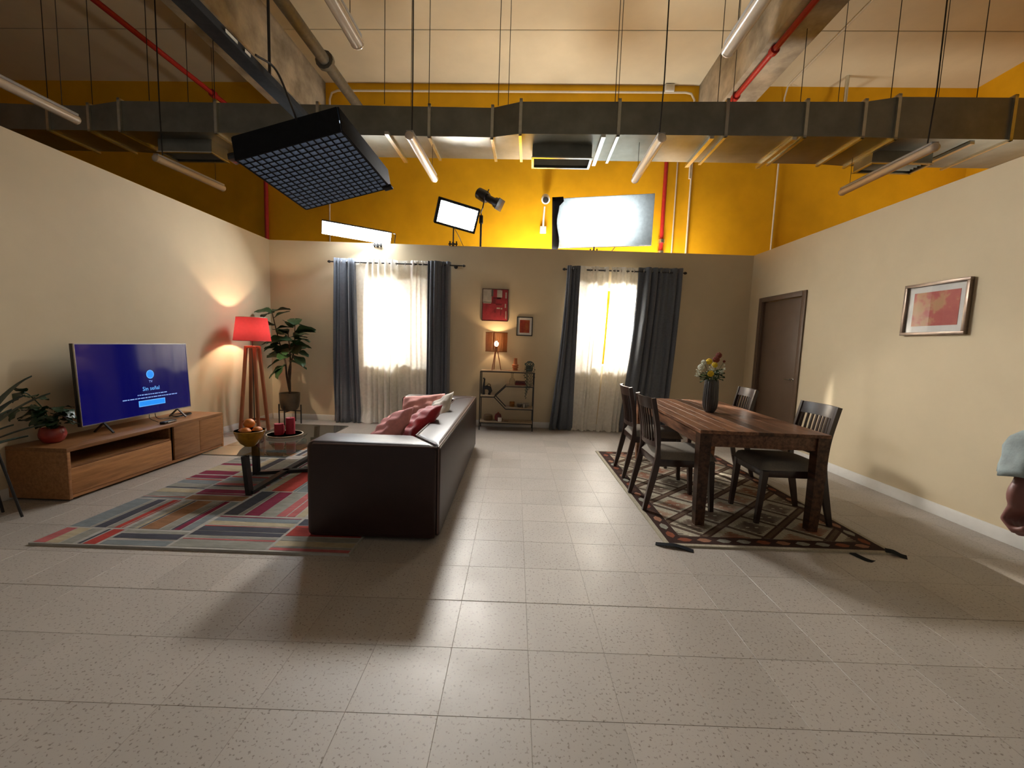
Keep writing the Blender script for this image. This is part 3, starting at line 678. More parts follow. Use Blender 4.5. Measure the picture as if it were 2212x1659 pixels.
M_or = pbr('orange_peel', (.62, .18, .015), .45, var=.15, scale=14, bmp=.25, bscale=160)
M_navel = pbr('orange_stem', (.10, .12, .03), .8)
for k, (x, y, z, lab) in enumerate(((-.045, -.02, .118, 'orange low at the left in the yellow bowl'), (.055, .02, .128, 'orange at the right in the yellow bowl'), (.0, -.055, .132, 'orange at the front rim of the yellow bowl'), (-.015, .02, .195, 'orange on top of the pile in the yellow bowl'))):
    o = thing('orange', lab, 'orange', (-2.30+x, 3.54+y, ZG+z-.042), group='oranges in the bowl')
    MB().ball((0, 0, .042), (.045, .045, .042), 20, 12).build('peel', M_or, o)
    MB().lathe([(.006, .082), (.005, .085), (.001, .0855)], n=8).build('stem_button', M_navel, o)
tr = thing('candle_tray', 'round terracotta tray with a pale rim under the red candles', 'tray', (-2.215, 3.94, ZG))
MB().lathe([(.10, 0), (.12, .004), (.150, .012), (.160, .022), (.155, .022), (.14, .012), (.0001, .009)], n=40).build('dish', M_terra, tr)
MB().lathe([(.153, .0215), (.161, .0215), (.161, .025), (.153, .025), (.153, .0215)], n=40).build('rim', M_cream, tr)
M_wax = pbr('red_wax', (.36, .012, .035), .5, var=.08)
for x, y, r_, h_, lab in ((.045, .02, .041, .168, 'tall red pillar candle on the round tray'), (-.040, -.03, .041, .115, 'short red pillar candle on the round tray'), (-.062, .045, .03, .085, 'small red candle half hidden behind the short one')):
    cd = thing('pillar_candle', lab, 'candle', (-2.215+x, 3.94+y, ZG+.011), group='red candles on the tray')
    MB().lathe([(r_*.97, 0), (r_, .004), (r_, h_-.006), (r_*.95, h_), (r_*.5, h_-.003), (.0001, h_-.005)], n=28).build('wax', M_wax, cd)
    MB().tube([(0, 0, h_-.006), (.001, 0, h_+.010)], .0013, 6).build('wick', M_dark, cd)

# ================================================================== TV UNIT
TB = Vector((-3.61, 3.88, 0)); TL = 1.68
tu = thing('tv_cabinet', 'low oak television cabinet along the left wall', 'cabinet', TB)
hx, hy = .235, TL/2
MB().box((0, 0, .4), (.47, TL, .03), bev=.002).build('top_board', M_oak, tu)
MB().box((0, -hy+.0125, .2), (.47, .025, .37), bev=.002).build('side_panel', M_oak, tu)
MB().box((0, hy-.0125, .2), (.47, .025, .37), bev=.002).build('side_panel', M_oak, tu)
MB().box((0, 0, .0325), (.46, TL-.05, .025)).build('bottom_board', M_oak, tu)
MB().box((-.222, 0, .2), (.012, TL-.05, .33)).build('back_board', M_oak, tu)
MB().box((-.01, .13, .205), (.43, .022, .33)).build('divider', M_oak, tu)
MB().box((.0, -.36, .265), (.44, .94, .018)).build('shelf', M_oak, tu)
MB().box((-.02, 0, .010), (.40, TL-.1, .02)).build('plinth', M_darkw, tu)
MB().box((.226, -.355, .150), (.018, .93, .205), bev=.002).build('drawer_front', M_oak, tu)
for yy in (.313, .650): MB().box((.226, yy, .217), (.018, .333, .335), bev=.002).build('cabinet_door', M_oak, tu)
ZT = .416
# television
tv = thing('television', 'flat television showing a blue no-signal screen on the oak cabinet', 'television', (-3.60, 3.960, ZT+.003))
tv.rotation_euler = (0, -.04, 0)
M_scr = emis('blue_screen', (.001, .001, .062), 1.0, (.004, .004, .008)); M_scr.node_tree.nodes['Principled BSDF'].inputs['Roughness'].default_value = .07; M_scr.node_tree.nodes['Principled BSDF'].inputs['Specular IOR Level'].default_value = .65
SZ = .435; SW, SH = 1.165, .70
MB().box((-.022, 0, SZ), (.035, SW, SH), bev=.004).build('back_case', M_blackp, tv)
MB().box((-.0035, 0, SZ), (.004, SW-.012, SH-.014)).build('screen', M_scr, tv)
sil = pbr('silver_bezel', (.45, .44, .43), .3, .9, var=.03)
for c, s_ in (((-.004, 0, SZ+SH/2-.004), (.012, SW, .008)), ((-.004, 0, SZ-SH/2+.004), (.012, SW, .008)), ((-.004, SW/2-.003, SZ), (.012, .006, SH-.016)), ((-.004, -SW/2+.003, SZ), (.012, .006, SH-.016))): MB().box(c, s_).build('bezel', sil, tv)
for yy in (-.40, .40):
    MB().bar((0, yy, .088), (.10, yy-.02, .004), .014, .012).bar((0, yy, .088), (-.11, yy+.02, .004), .014, .012).build('stand_foot', M_dark, tv)
UI = emis('screen_light_blue', (.12, .42, .85), 1.0, (.02, .02, .03)); UI2 = emis('screen_blue', (.01, .24, .80), 1.0, (.02, .02, .03)); UI3 = emis('screen_text', (.22, .38, .75), .9, (.02, .02, .03))
RY = Matrix.Rotation(PI/2, 3, 'Y')
def scr(b, name, m, x=0): return b.build(name, m, tv)
scr(MB().lathe([(.0001, .0006), (.043, .0006), (.043, .0012), (.0001, .0012)], (-.0012, .105, SZ+.045), 32, rot=RY), 'screen_icon_ring', UI)
scr(MB().lathe([(.0001, .0012), (.037, .0012), (.037, .0016), (.0001, .0016)], (-.0010, .105, SZ+.045), 32, rot=RY), 'screen_icon', UI2)
scr(MB().box((-.0008, .105, SZ-.235), (.001, .30, .058), bev=.0004), 'screen_button_edge', UI); scr(MB().box((-.0003, .105, SZ-.235), (.001, .288, .046)), 'screen_button', UI2)
def text(s_, size, y, z, m, name):
    cu = bpy.data.curves.new(name, 'FONT'); cu.body = s_; cu.size = size; cu.align_x = 'CENTER'; cu.extrude = .0003; cu.resolution_u = 2
    o = bpy.data.objects.new(name, cu); COL.objects.link(o); dg = bpy.context.evaluated_depsgraph_get()
    me = bpy.data.meshes.new_from_object(o.evaluated_get(dg)); bpy.data.objects.remove(o)
    me.materials.clear(); me.materials.append(m)
    q = bpy.data.objects.new(name, me); COL.objects.link(q); q.parent = tv; q.location = (-.0008, y, z); q.rotation_euler = (PI/2, 0, PI/2); return q
text('TV', .034, .105, SZ-.037, UI3, 'screen_text_small'); text('Sin señal', .056, .105, SZ-.112, UI, 'screen_text')
for z, L in ((SZ-.150, .31), (SZ-.181, .62)):
    b = MB(); y = .105-L/2; r3 = random.Random(int(L*100))
    while y < .105+L/2:
        e = r3.uniform(.012, .045); b.box((-.0008, y+e/2, z), (.0008, e, .009)); y += e+.007
    scr(b, 'screen_text_line', UI3)
sb = thing('set_top_box', 'small dark media box lying on the oak cabinet', 'media box', (-3.455, 4.06, ZT), .12)
MB().box((0, 0, .012), (.05, .17, .022), bev=.004).build('case', M_blackp, sb); MB().box((.026, .02, .013), (.003, .13, .010), bev=.001).build('front_strip', M_chrome, sb)
cbk = thing('cable', 'black cables coiled on the cabinet behind the television foot', 'cable', (-3.62, 4.42, ZT))
pts = [(.07*math.cos(a)*(1+.2*math.sin(3*a)), .11*math.sin(a), .006+.003*a/3+.012*(1+math.sin(2*a))/2) for a in [i*.3 for i in range(44)]]
MB().tube(pts, .0035, 6).build('coil', M_dark, cbk); MB().tube(spline([(-.02, -.30, .09), (-.02, -.28, .03), (.0, -.2, .006), (.05, -.08, .008), (.07, 0, .01)]), .0035, 6).build('lead', M_dark, cbk)
MB().tube(spline([(.03, -.42, .09), (.045, -.43, .05), (.10, -.40, .012)]), .003, 6).build('lead', M_dark, cbk)
fc = MB().tube(spline([(-3.38, 4.78, .006), (-3.2, 4.85, .006), (-3.10, 5.0, .006), (-3.2, 5.2, .006), (-3.45, 5.45, .006)]), .005, 6).build('floor_cable', M_dark)
tag(fc, 'black cable on the floor between the cabinet and the floor lamp', 'cable')

# ================================================================== LAMPS
FL = Vector((-3.535, 5.55, 0))
fl = thing('floor_lamp', 'floor lamp with a red drum shade on four wooden legs', 'lamp', FL)
for sx in (-1, 1):
    for sy in (-1, 1): MB().bar((sx*.125, sy*.110, 0), (sx*.055, sy*.05, 1.17), .036, .028, up=(0, 1, 0)).build('leg', M_shade_wood, fl)
MB().box((0, 0, 1.16), (.145, .13, .03), bev=.004).build('top_block', M_shade_wood, fl)
MB().box((0, -.10, .16), (.21, .018, .03)).box((0, .10, .16), (.21, .018, .03)).build('stretcher', M_shade_wood, fl)
MB().tube([(0, 0, .10), (0, 0, 1.36)], .007, 8).build('pole', M_dark, fl)
M_rshade = cloth('red_lamp_shade', (.55, .045, .05), trans=.4, tcol=(.10, .011, .013))
sh = []
for k in range(49):
    a = 2*PI*k/48; sh.append([(.180*math.cos(a), .180*math.sin(a), 1.555), (.222*math.cos(a), .222*math.sin(a), 1.245)])
MB().grid(sh).build('lamp_shade', M_rshade, fl, sharp=180)
for r_, z in ((.180, 1.555), (.222, 1.245)):
    MB().tube([(r_*math.cos(2*PI*k/40), r_*math.sin(2*PI*k/40), z) for k in range(41)], .004, 6, cap=False).build('shade_ring', M_cream if z > 1.4 else M_red, fl)
MB().ball((0, 0, 1.31), (.028, .028, .04), 14, 10).build('bulb', emis('warm_bulb', (1, .78, .5), 6), fl)
light('floor_lamp_bulb', 'POINT', FL+Vector((0, 0, 1.385)), 22, (1, .80, .55), size=.022)
# potted fig
def leaf_mesh(name, w_, l_, mat, n=8, fold=.25, droop=.25, fiddle=True):
    rows = []
    for i in range(n+1):
        u = i/n
        wid = w_/2*(math.sin(PI*min(1, u**(.75 if not fiddle else 1.25)*.97+.02))**.8)*(1+.15*math.sin(u*7))
        wid = max(wid, .002); row = []
        for s_ in (-1, -.5, 0, .5, 1):
            row.append((s_*wid, u*l_, -droop*l_*u*u+abs(s_)*wid*fold+.01*math.sin(u*11+s_*3)*abs(s_)))
        rows.append(row)
    b = MB().grid(rows); top = [[(x, y, z+.0015) for x, y, z in r_] for r_ in rows]; b.grid(top)
    return b.mesh(name, mat, 180)
def aim(d, roll=0):
    d = Vector(d).normalized(); q = d.to_track_quat('Y', 'Z'); return (q.to_matrix() @ Matrix.Rotation(roll, 3, 'Y'))
FG = Vector((-3.40, 6.20, 0))
ps = thing('plant_stand', 'black metal stand under the fig tree pot', 'plant stand', FG)
for k in range(4):
    a = PI/4+PI/2*k-.75; x, y = .165*math.cos(a), .165*math.sin(a)
    MB().bar((x, y, 0), (x, y, .29), .014, .014).build('leg', M_dark, ps)
MB().bar((.165*math.cos(PI/4-.75), .165*math.sin(PI/4-.75), .195), (-.165*math.cos(PI/4-.75), -.165*math.sin(PI/4-.75), .195), .014, .014).bar((.165*math.cos(3*PI/4-.75), .165*math.sin(3*PI/4-.75), .195), (-.165*math.cos(3*PI/4-.75), -.165*math.sin(3*PI/4-.75), .195), .014, .014).build('cross_bar', M_dark, ps)
fg = thing('fig_tree', 'tall fiddle-leaf fig in a brown pot behind the red floor lamp', 'plant', FG+Vector((0, 0, .203)))
MB().lathe([(.06, 0), (.10, .008), (.125, .05), (.138, .14), (.143, .265), (.135, .265), (.130, .23), (.0001, .23)], n=36).build('pot', pbr('brown_ceramic', (.075, .052, .028), .45, var=.3, scale=10), fg)
MB().lathe([(.131, .225), (.06, .245), (.0001, .25)], n=24).build('soil', M_soil, fg)
trunk = [((0, 0, .2), (.005, 0, .42), (.0, -.01, .62), (.10, -.05, .90), (.13, -.06, 1.30)), ((.0, 0, .3), (-.04, 0, .52), (-.05, -.02, .75), (-.12, -.05, 1.05), (-.19, -.10, 1.48)), ((0, 0, .45), (.03, -.02, .65), (.035, -.04, .90), (.02, -.06, 1.2))]
for q in trunk: MB().tube(spline(q, 6), [.018-.012*i/(6*(len(q)-1)) for i in range(6*(len(q)-1)+1)], 8).build('stem', M_bark, fg)
fl_me = leaf_mesh('leaf', .22, .29, M_leaf)
# leaves: (pixel-free) height along each stem, heading, pitch
lv = [(-.16, -.08, 1.46, 200, 10), (-.18, -.1, 1.45, 150, 0), (-.19, -.1, 1.46, 60, 25), (-.17, -.08, 1.38, 20, 40), (-.15, -.07, 1.22, 20, 20), (-.14, -.06, 1.15, 330, 10), (-.16, -.07, 1.28, 190, 5), (-.13, -.05, 1.05, 190, -5), (-.12, -.05, 1.0, 250, -10),
      (.13, -.06, 1.28, 120, 35), (.13, -.06, 1.18, 15, 20), (.13, -.06, 1.08, 340, 5), (.12, -.06, 1.0, 10, 0), (.12, -.05, .98, 300, -15), (.10, -.05, .90, 350, -5), (.09, -.05, .84, 330, -20), (.10, -.05, .92, 200, 10), (.12, -.06, 1.05, 250, 15),
      (.02, -.06, 1.15, 160, 25), (.03, -.05, 1.05, 230, 0), (.03, -.04, .92, 200, -5), (-.05, -.02, .80, 170, 10), (-.06, -.03, .78, 210, -20), (-.05, -.02, .70, 260, -35), (-.05, -.02, .68, 200, -30), (-.07, -.03, .88, 160, 5), (.05, -.04, .95, 280, -10), (.03, -.05, 1.1, 30, 15), (-.10, -.04, .95, 140, 10), (.11, -.05, 1.1, 75, 25)]
lv += [(.02+.12*math.cos(q*2.4)*(q % 3)/2, -.05, .75+.05*q, (q*137) % 360, -10+(q*29) % 50) for q in range(12)]
for k, (x, y, z, hd_, pt) in enumerate(lv):
    a, e = math.radians(hd_), math.radians(pt); d = (math.cos(a)*math.cos(e), math.sin(a)*math.cos(e), math.sin(e))
    s_ = .78+.35*random.random()
    ok = max(.3, min(1, (FG.x+x-(-3.83))/max(.01, -d[0]*.29))) if d[0] < 0 else 1
    ok2 = max(.3, min(1, (6.50-FG.y-y)/max(.01, d[1]*.29))) if d[1] > 0 else 1
    s_ = min(s_, ok, ok2)
    inst('leaf', fl_me, fg, (x, y, z), aim(d, random.uniform(-.6, .6)), (s_, s_, s_))

# ================================================================== SHELF AND WHAT STANDS ON IT
HB = Vector((-.105, 6.33, 0))
sh_ = thing('metal_shelf', 'black metal shelf with pale boards and zigzag braces on the back wall', 'shelf', HB)
X0, X1 = -.405, .405; YF, YR = -.13, .13
M_pale = wood('pale_board', (.34, .25, .16), (.46, .35, .23), 'x', 1, .5)
for x in (X0, X1):
    for y in (YF, YR): MB().bar((x, y, 0), (x, y, .895), .014, .014).build('post', M_dark, sh_)
def shelf_board(xa, xb, z):
    MB().box(((xa+xb)/2, 0, z), (xb-xa, .262, .016), bev=.002).build('shelf_board', M_pale, sh_)
    for y in (YF-.003, YR+.003): MB().bar((xa, y, z-.014), (xb, y, z-.014), .014, .012).build('shelf_rail', M_dark, sh_)
shelf_board(X0, X1, .905); shelf_board(X0, -.19, .520); shelf_board(-.015, X1, .690); shelf_board(-.015, X1, .345); shelf_board(X0, X1, .122)
for y in (YF-.003, YR+.003):
    for p0, p1 in (((-.19, .510), (-.015, .680)), ((-.19, .510), (-.015, .335))): MB().bar((p0[0], y, p0[1]), (p1[0], y, p1[1]), .014, .014).build('brace', M_dark, sh_)
ZS = .913
tl = thing('table_lamp', 'tripod table lamp with a slatted brown shade on the metal shelf', 'lamp', HB+Vector((-.185, 0, ZS)))
for k in range(3):
    a = 2*PI*k/3+.9+PI; MB().bar((.085*math.cos(a), .085*math.sin(a), 0), (.02*math.cos(a), .02*math.sin(a), .30), .011, .011).build('leg', M_shade_wood, tl)
MB().lathe([(.026, .29), (.026, .31), (.016, .32), (.016, .36)], n=16).build('lamp_holder', M_dark, tl)
M_rat = cloth('brown_rattan', (.34, .17, .08), trans=.42)
b = MB()
for k in range(58):
    a = 2*PI*k/58; r_ = .163; b.box((r_*math.cos(a), r_*math.sin(a), .428), (.004, .0125+.004*random.random(), .29), rot=(0, 0, a))
o = b.build('lamp_shade', M_rat, tl)
for z in (.285, .571): MB().tube([(.165*math.cos(2*PI*k/36), .165*math.sin(2*PI*k/36), z) for k in range(37)], .005, 6, cap=False).build('shade_ring', M_rat, tl)
MB().ball((0, 0, .40), (.032, .032, .045), 16, 10).build('bulb', emis('lit_bulb', (1, .86, .62), 30), tl)
light('table_lamp_bulb', 'POINT', HB+Vector((-.185, 0, ZS+.48)), 6, (1, .70, .38), size=.03)
def item(name, label, cat, x, z, y=0.0): return thing(name, label, cat, HB+Vector((x, y, z)))
q = item('terracotta_vase', 'stepped terracotta vase on top of the metal shelf', 'vase', .115, ZS+.006)
MB().lathe([(.035, 0), (.04, .012), (.034, .035), (.05, .045), (.05, .055), (.036, .062), (.052, .075), (.052, .085), (.032, .095), (.026, .17), (.028, .185), (.022, .186), (.02, .10), (.0001, .09)], n=28).build('vase_body', M_terra, q)
MB().lathe([(.018, .184), (.0001, .18)], n=16).build('vase_mouth', M_soil, q)
q = item('wooden_board', 'thin wooden board lying under the terracotta vase', 'board', .06, ZS)
MB().box((0, 0, .003), (.26, .12, .005), bev=.002).build('board', wood('tray_wood', (.20, .08, .04), (.32, .14, .07), 'x'), q); MB().box((-.145, 0, .003), (.05, .035, .005), bev=.002).build('handle', wood('tray_wood', (.2, .08, .04), (.3, .14, .07), 'x'), q)
q = item('trailing_plant', 'small trailing succulent in a round dark pot at the shelf corner', 'plant', .33, ZS, -.05)
MB().lathe([(.03, 0), (.05, .01), (.06, .05), (.055, .09), (.05, .09), (.0001, .08)], n=24).build('pot', pbr('dark_teal_glaze', (.02, .035, .03), .4), q)
lf = MB().ball((0, 0, 0), (.009, .006, .012), 6, 4).mesh('leaf', M_leaf2)
rl = random.Random(5)
for k in range(90):
    a, e = rl.uniform(0, 2*PI), rl.uniform(0, PI/2); r_ = .072
    inst('leaf', lf, q, (r_*math.cos(a)*math.cos(e), r_*math.sin(a)*math.cos(e)*.8, .085+r_*math.sin(e)*.9), (rl.uniform(0, 3), rl.uniform(0, 3), 0))
for k, (x, L) in enumerate(((-.07, .12), (-.045, .42), (-.02, .32), (.01, .27), (.035, .22), (.075, .14), (-.035, .37))):
    y = -.085-.008*(k % 3) if abs(x) < .06 else -.05
    pts = spline([(x*.6, -.03, .10), (x*.95, -.07 if abs(x) < .06 else -.04, .09), (x, y, .02), (x+.004, y, -L*.5), (x-.004, y, -L)], 6)
    MB().tube(pts, .0022, 5).build('vine', M_leaf2, q)
    n_ = int(L/.022)
    for i in range(n_):
        z = .03-(L+.03)*i/n_; inst('leaf', lf, q, (x+.008*(-1)**i, y+.004*(-1)**(i//2), z), (rl.uniform(-.6, .6), rl.uniform(-.6, .6), 0), (.8, .8, .8))
q = item('llama_vase', 'black long-necked animal vase on the left shelf', 'vase', -.315, .528)
MB().tube(spline([(-.045, 0, 0), (-.048, 0, .08), (-.045, 0, .14), (-.038, 0, .20), (-.036, 0, .25)], 6), [.020, .020, .020, .020, .020, .020, .019, .019, .019, .018, .018, .018]+[.017, .016, .016, .015, .014, .014]+[.013]*6+[.015], 12).build('neck', M_blackp, q)
MB().tube([(-.045, 0, .10), (.0, 0, .115), (.045, 0, .10), (.06, 0, .06), (.05, 0, .02)], [.022, .032, .034, .028, .014], 12).build('body', M_blackp, q)
MB().tube([(.045, 0, 0), (.045, 0, .03)], .02, 12).build('foot', M_blackp, q)
MB().tube([(.035+.022*math.cos(a), 0, .145+.022*math.sin(a)) for a in [i*.45 for i in range(15)]], .006, 8).build('handle', pbr('brown_wicker', (.12, .07, .03), .7), q)
MB().tube([(-.036, 0, .25), (-.06, 0, .252)], [.014, .008], 10).build('head', M_blackp, q)
q = item('glass_vase', 'clear bottle-shaped glass vase on the upper right shelf', 'vase', .075, .698, .03)
MB().lathe([(.04, 0), (.045, .01), (.047, .05), (.035, .085), (.016, .105), (.016, .16), (.026, .175), (.024, .176), (.013, .16), (.013, .105), (.032, .083), (.043, .05), (.04, .012), (.0001, .008)], n=24).build('glass_body', glass('clear_glass', (.9, .88, .85)), q)
M_page = pbr('paper', (.55, .5, .42), .9)
for z, w_, r_, c, lab in ((.698, .17, .03, (.20, .02, .018), 'thick red book lying lowest on the upper right shelf'), (.728, .15, -.08, (.10, .018, .016), 'darker red book lying on top of the thick red one')):
    bk_ = item('book', lab, 'book', .205, z); bk_.rotation_euler.z = r_
    M_bc = pbr('book_cover_%d' % int(w_*100), c, .5)
    MB().box((0, 0, .0015), (w_, .12, .003)).box((0, 0, .0265), (w_, .12, .003)).box((0, -.0585, .014), (w_, .003, .026)).build('cover', M_bc, bk_)
    MB().box((0, .0, .014), (w_-.008, .112, .022)).build('pages', M_page, bk_)
q = item('amber_jar', 'small amber glass candle jar on the lower right shelf', 'jar', .085, .353)
MB().lathe([(.036, 0), (.040, .006), (.040, .075), (.036, .08), (.036, .01), (.0001, .008)], n=24).build('jar_glass', glass('amber_glass', (.75, .45, .2)), q); MB().lathe([(.035, .009), (.035, .05), (.0001, .05)], n=20).build('wax', M_cream, q)
for x, y, r_, h_, c, lab in ((.20, .0, .045, .055, (.10, .08, .07), 'dark patterned bowl on the lower right shelf'), (.30, -.01, .055, .06, (.22, .20, .17), 'grey bowl at the right end of the lower right shelf')):
    q = item('small_bowl', lab, 'bowl', x, .353, y)
    MB().lathe([(r_*.6, 0), (r_*.9, h_*.4), (r_, h_), (r_*.94, h_), (r_*.8, h_*.4), (.0001, h_*.15)], n=24).build('bowl', pbr('stoneware_%d' % int(r_*1000), c, .5, var=.35, scale=40), q)
    MB().lathe([(r_*1.0, h_-.004), (r_*1.02, h_-.004), (r_*1.02, h_+.002), (r_, h_+.002), (r_, h_-.004)], n=24).build('rim', M_cream, q)
q = item('white_figurine', 'tiny white upright figurine in front of the grey bowl', 'figurine', .268, .353, -.09)
MB().box((0, 0, .024), (.014, .014, .048), bev=.004).build('body', M_white, q); MB().ball((0, 0, .053), .008, 10, 6).build('head', M_white, q)
q = item('wicker_basket', 'brown woven round basket on the bottom shelf', 'basket', -.28, .13)
b = MB()
for k in range(9): b.tube([((.062+.006*math.sin(PI*k/8))*math.cos(2*PI*i/28), (.062+.006*math.sin(PI*k/8))*math.sin(2*PI*i/28), .006+k*.009+.002*(-1)**(i+k)) for i in range(29)], .006, 6, cap=False)
b.build('weave', pbr('brown_wicker', (.12, .07, .03), .7), q); MB().lathe([(.06, .002), (.0001, .002)], n=20).lathe([(.066, .082), (.05, .09), (.0001, .092)], n=20).build('lid', pbr('brown_wicker', (.12, .07, .03), .7), q)
q = item('red_pot', 'dark red lidded pot on the bottom shelf', 'pot', -.125, .13)
MB().lathe([(.035, 0), (.05, .015), (.055, .06), (.045, .1), (.02, .118), (.0001, .12)], n=24).build('pot_body', pbr('dark_red_glaze', (.13, .012, .012), .3, coat=.3), q); MB().ball((0, 0, .125), .009, 10, 6).build('knob', M_red, q)
q = item('white_mug', 'small white cup in front of the dark red pot', 'cup', -.095, .13, -.085)
MB().lathe([(.025, 0), (.03, .008), (.03, .06), (.027, .06), (.026, .01), (.0001, .008)], n=20).build('cup_body', M_white, q); MB().tube([(.029+.016*math.sin(a), 0, .032-.018*math.cos(a)) for a in [i*PI/8 for i in range(9)]], .004, 8).build('handle', pbr('brown_wicker', (.12, .07, .03), .7), q)
q = item('small_spoon', 'small dark spoon lying on the bottom shelf', 'spoon', .0, .13, -.06)
MB().tube([(-.03, 0, .004), (.02, 0, .004)], .003, 6).build('stem', M_darkw, q); MB().ball((.028, 0, .005), (.012, .008, .004), 10, 6).build('scoop', M_darkw, q)

# ================================================================== PICTURES
def art(name, M, w_, h_, cols, seed, bands):
    """abstract painted print: blotchy colour fields"""
    m, t, p = nt(name); tc = t.nodes.new('ShaderNodeTexCoord'); mp = t.nodes.new('ShaderNodeMapping'); lk(t, tc.outputs['Object'], mp.inputs[0])
    mp.inputs['Location'].default_value = (seed, seed*.7, seed*.3); mp.inputs['Scale'].default_value = bands
    n = noise(t, mp.outputs[0], 1.0, 5, .55); lk(t, ramp(t, n, cols), p.inputs['Base Color']); p.inputs['Roughness'].default_value = .6
    return m
def frame(name, label, loc, rz, w_, h_, fw, fm, mat_w, am, depth=.025, gl=False):
    t_ = thing(name, label, 'picture', loc, rz)
    for c, s_ in (((0, -depth/2, h_-fw/2), (w_, depth, fw)), ((0, -depth/2, fw/2), (w_, depth, fw)), ((-w_/2+fw/2, -depth/2, h_/2), (fw, depth, h_-2*fw)), ((w_/2-fw/2, -depth/2, h_/2), (fw, depth, h_-2*fw))): MB().box(c, s_, bev=.002).build('frame_bar', fm, t_)
    if mat_w: MB().box((0, -.006, h_/2), (w_-2*fw, .008, h_-2*fw)).build('mount_board', M_white, t_)
    MB().box((0, -.009 if mat_w else -.012, h_/2), (w_-2*fw-2*mat_w, .006 if mat_w else .016, h_-2*fw-2*mat_w)).build('print', am, t_)
    if gl: MB().box((0, -.0165, h_/2), (w_-2*fw, .003, h_-2*fw)).build('glass_pane', thin_glass('picture_glass', (.97, .97, .97), 1.6, .0), t_)
    return t_
A1 = pbr('crimson_paint', (.28, .022, .035), .6, var=.35, scale=9)
A1g = pbr('grey_white_paint', (.42, .38, .33), .6, var=.15, scale=14); A1d = pbr('dark_grey_paint', (.12, .11, .10), .6); A1m = pbr('maroon_paint', (.15, .012, .02), .6, var=.3, scale=12)
t_ = frame('red_painting', 'large abstract red and white painting above the table lamp', (-.335, YB-.001, 1.665), 0, .405, .495, .010, pbr('dark_maroon_frame', (.05, .012, .012), .5), 0, A1)
b = MB(); YY = -.0215
for x, z, w_, h_, mi in ((-.125, .385, .135, .205, 0), (-.125, .28, .12, .02, 0), (-.048, .43, .03, .10, 2), (.055, .415, .06, .13, 0), (.095, .42, .02, .11, 0), (.025, .35, .12, .03, 1), (.055, .255, .09, .02, 1), (.05, .20, .05, .02, 0), (.10, .195, .025, .02, 0), (.16, .24, .018, .06, 0), (.0, .16, .02, .06, 1), (.09, .13, .015, .08, 1), (.165, .40, .02, .09, 0), (-.02, .30, .05, .06, 1), (.17, .1, .012, .12, 0)):
    b.box((x, YY, z), (w_, .002, h_), mi=mi)
b.build('brush_patches', [A1g, A1m, A1d], t_)
frame('small_print', 'small red print in a black frame with white mount, right of the painting', (.135, YB-.001, 1.452), 0, .25, .295, .014, M_blackp, .034, art('rust_print', 0, 0, 0, [(.3, (.16, .012, .008)), (.5, (.30, .035, .012)), (.7, (.40, .12, .03))], 3.1, (9, 9, 9)))
t_ = frame('framed_print', 'framed red and orange abstract print on the right wall', (XR-.001, 3.635, 1.520), -PI/2, .555, .455, .026, pbr('bronze_frame', (.22, .16, .12), .35, .6, var=.15), .055, art('coral_print', 0, 0, 0, [(.34, (.46, .075, .065)), (.48, (.52, .11, .08)), (.56, (.56, .27, .13)), (.7, (.50, .31, .12))], 8.3, (6, 6, 6)), .035, True)

# ================================================================== DINING SET
DB = Vector((1.872, 3.885, .015)); DA = -.043
dt = thing('dining_table', 'dark rosewood dining table with a planked top', 'table', DB, DA)
TW, TLN = .925, 1.87; ZTOP = .728; NP = 9
rp = random.Random(3); cuts = [0]+sorted((k+rp.uniform(-.22, .22))/NP for k in range(1, NP))+[1]
for a, c in zip(cuts, cuts[1:]):
    MB().box((-TW/2+(a+c)/2*TW, 0, ZTOP-.0125), ((c-a)*TW-.0003, TLN, .025), bev=.0005, seg=1).build('plank', M_table, dt)
for sx in (-1, 1):
    for sy in (-1, 1):
        b = MB(); xx, yy = sx*(TW/2-.045), sy*(TLN/2-.045)
        b.sweep_rect([(xx, yy, ZTOP-.026), (xx, yy, .5), (xx-sx*.002, yy, .25), (xx-sx*.008, yy-sy*.004, 0)], [.085, .08, .074, .066], [.085, .08, .074, .066], (1, 0, 0)).build('leg', M_table, dt)
for sx in (-1, 1): MB().box((sx*(TW/2-.03), 0, ZTOP-.075), (.025, TLN-.18, .095), bev=.002).build('apron', M_table, dt)
for sy in (-1, 1): MB().box((0, sy*(TLN/2-.03), ZTOP-.075), (TW-.18, .025, .095), bev=.002).build('apron', M_table, dt)
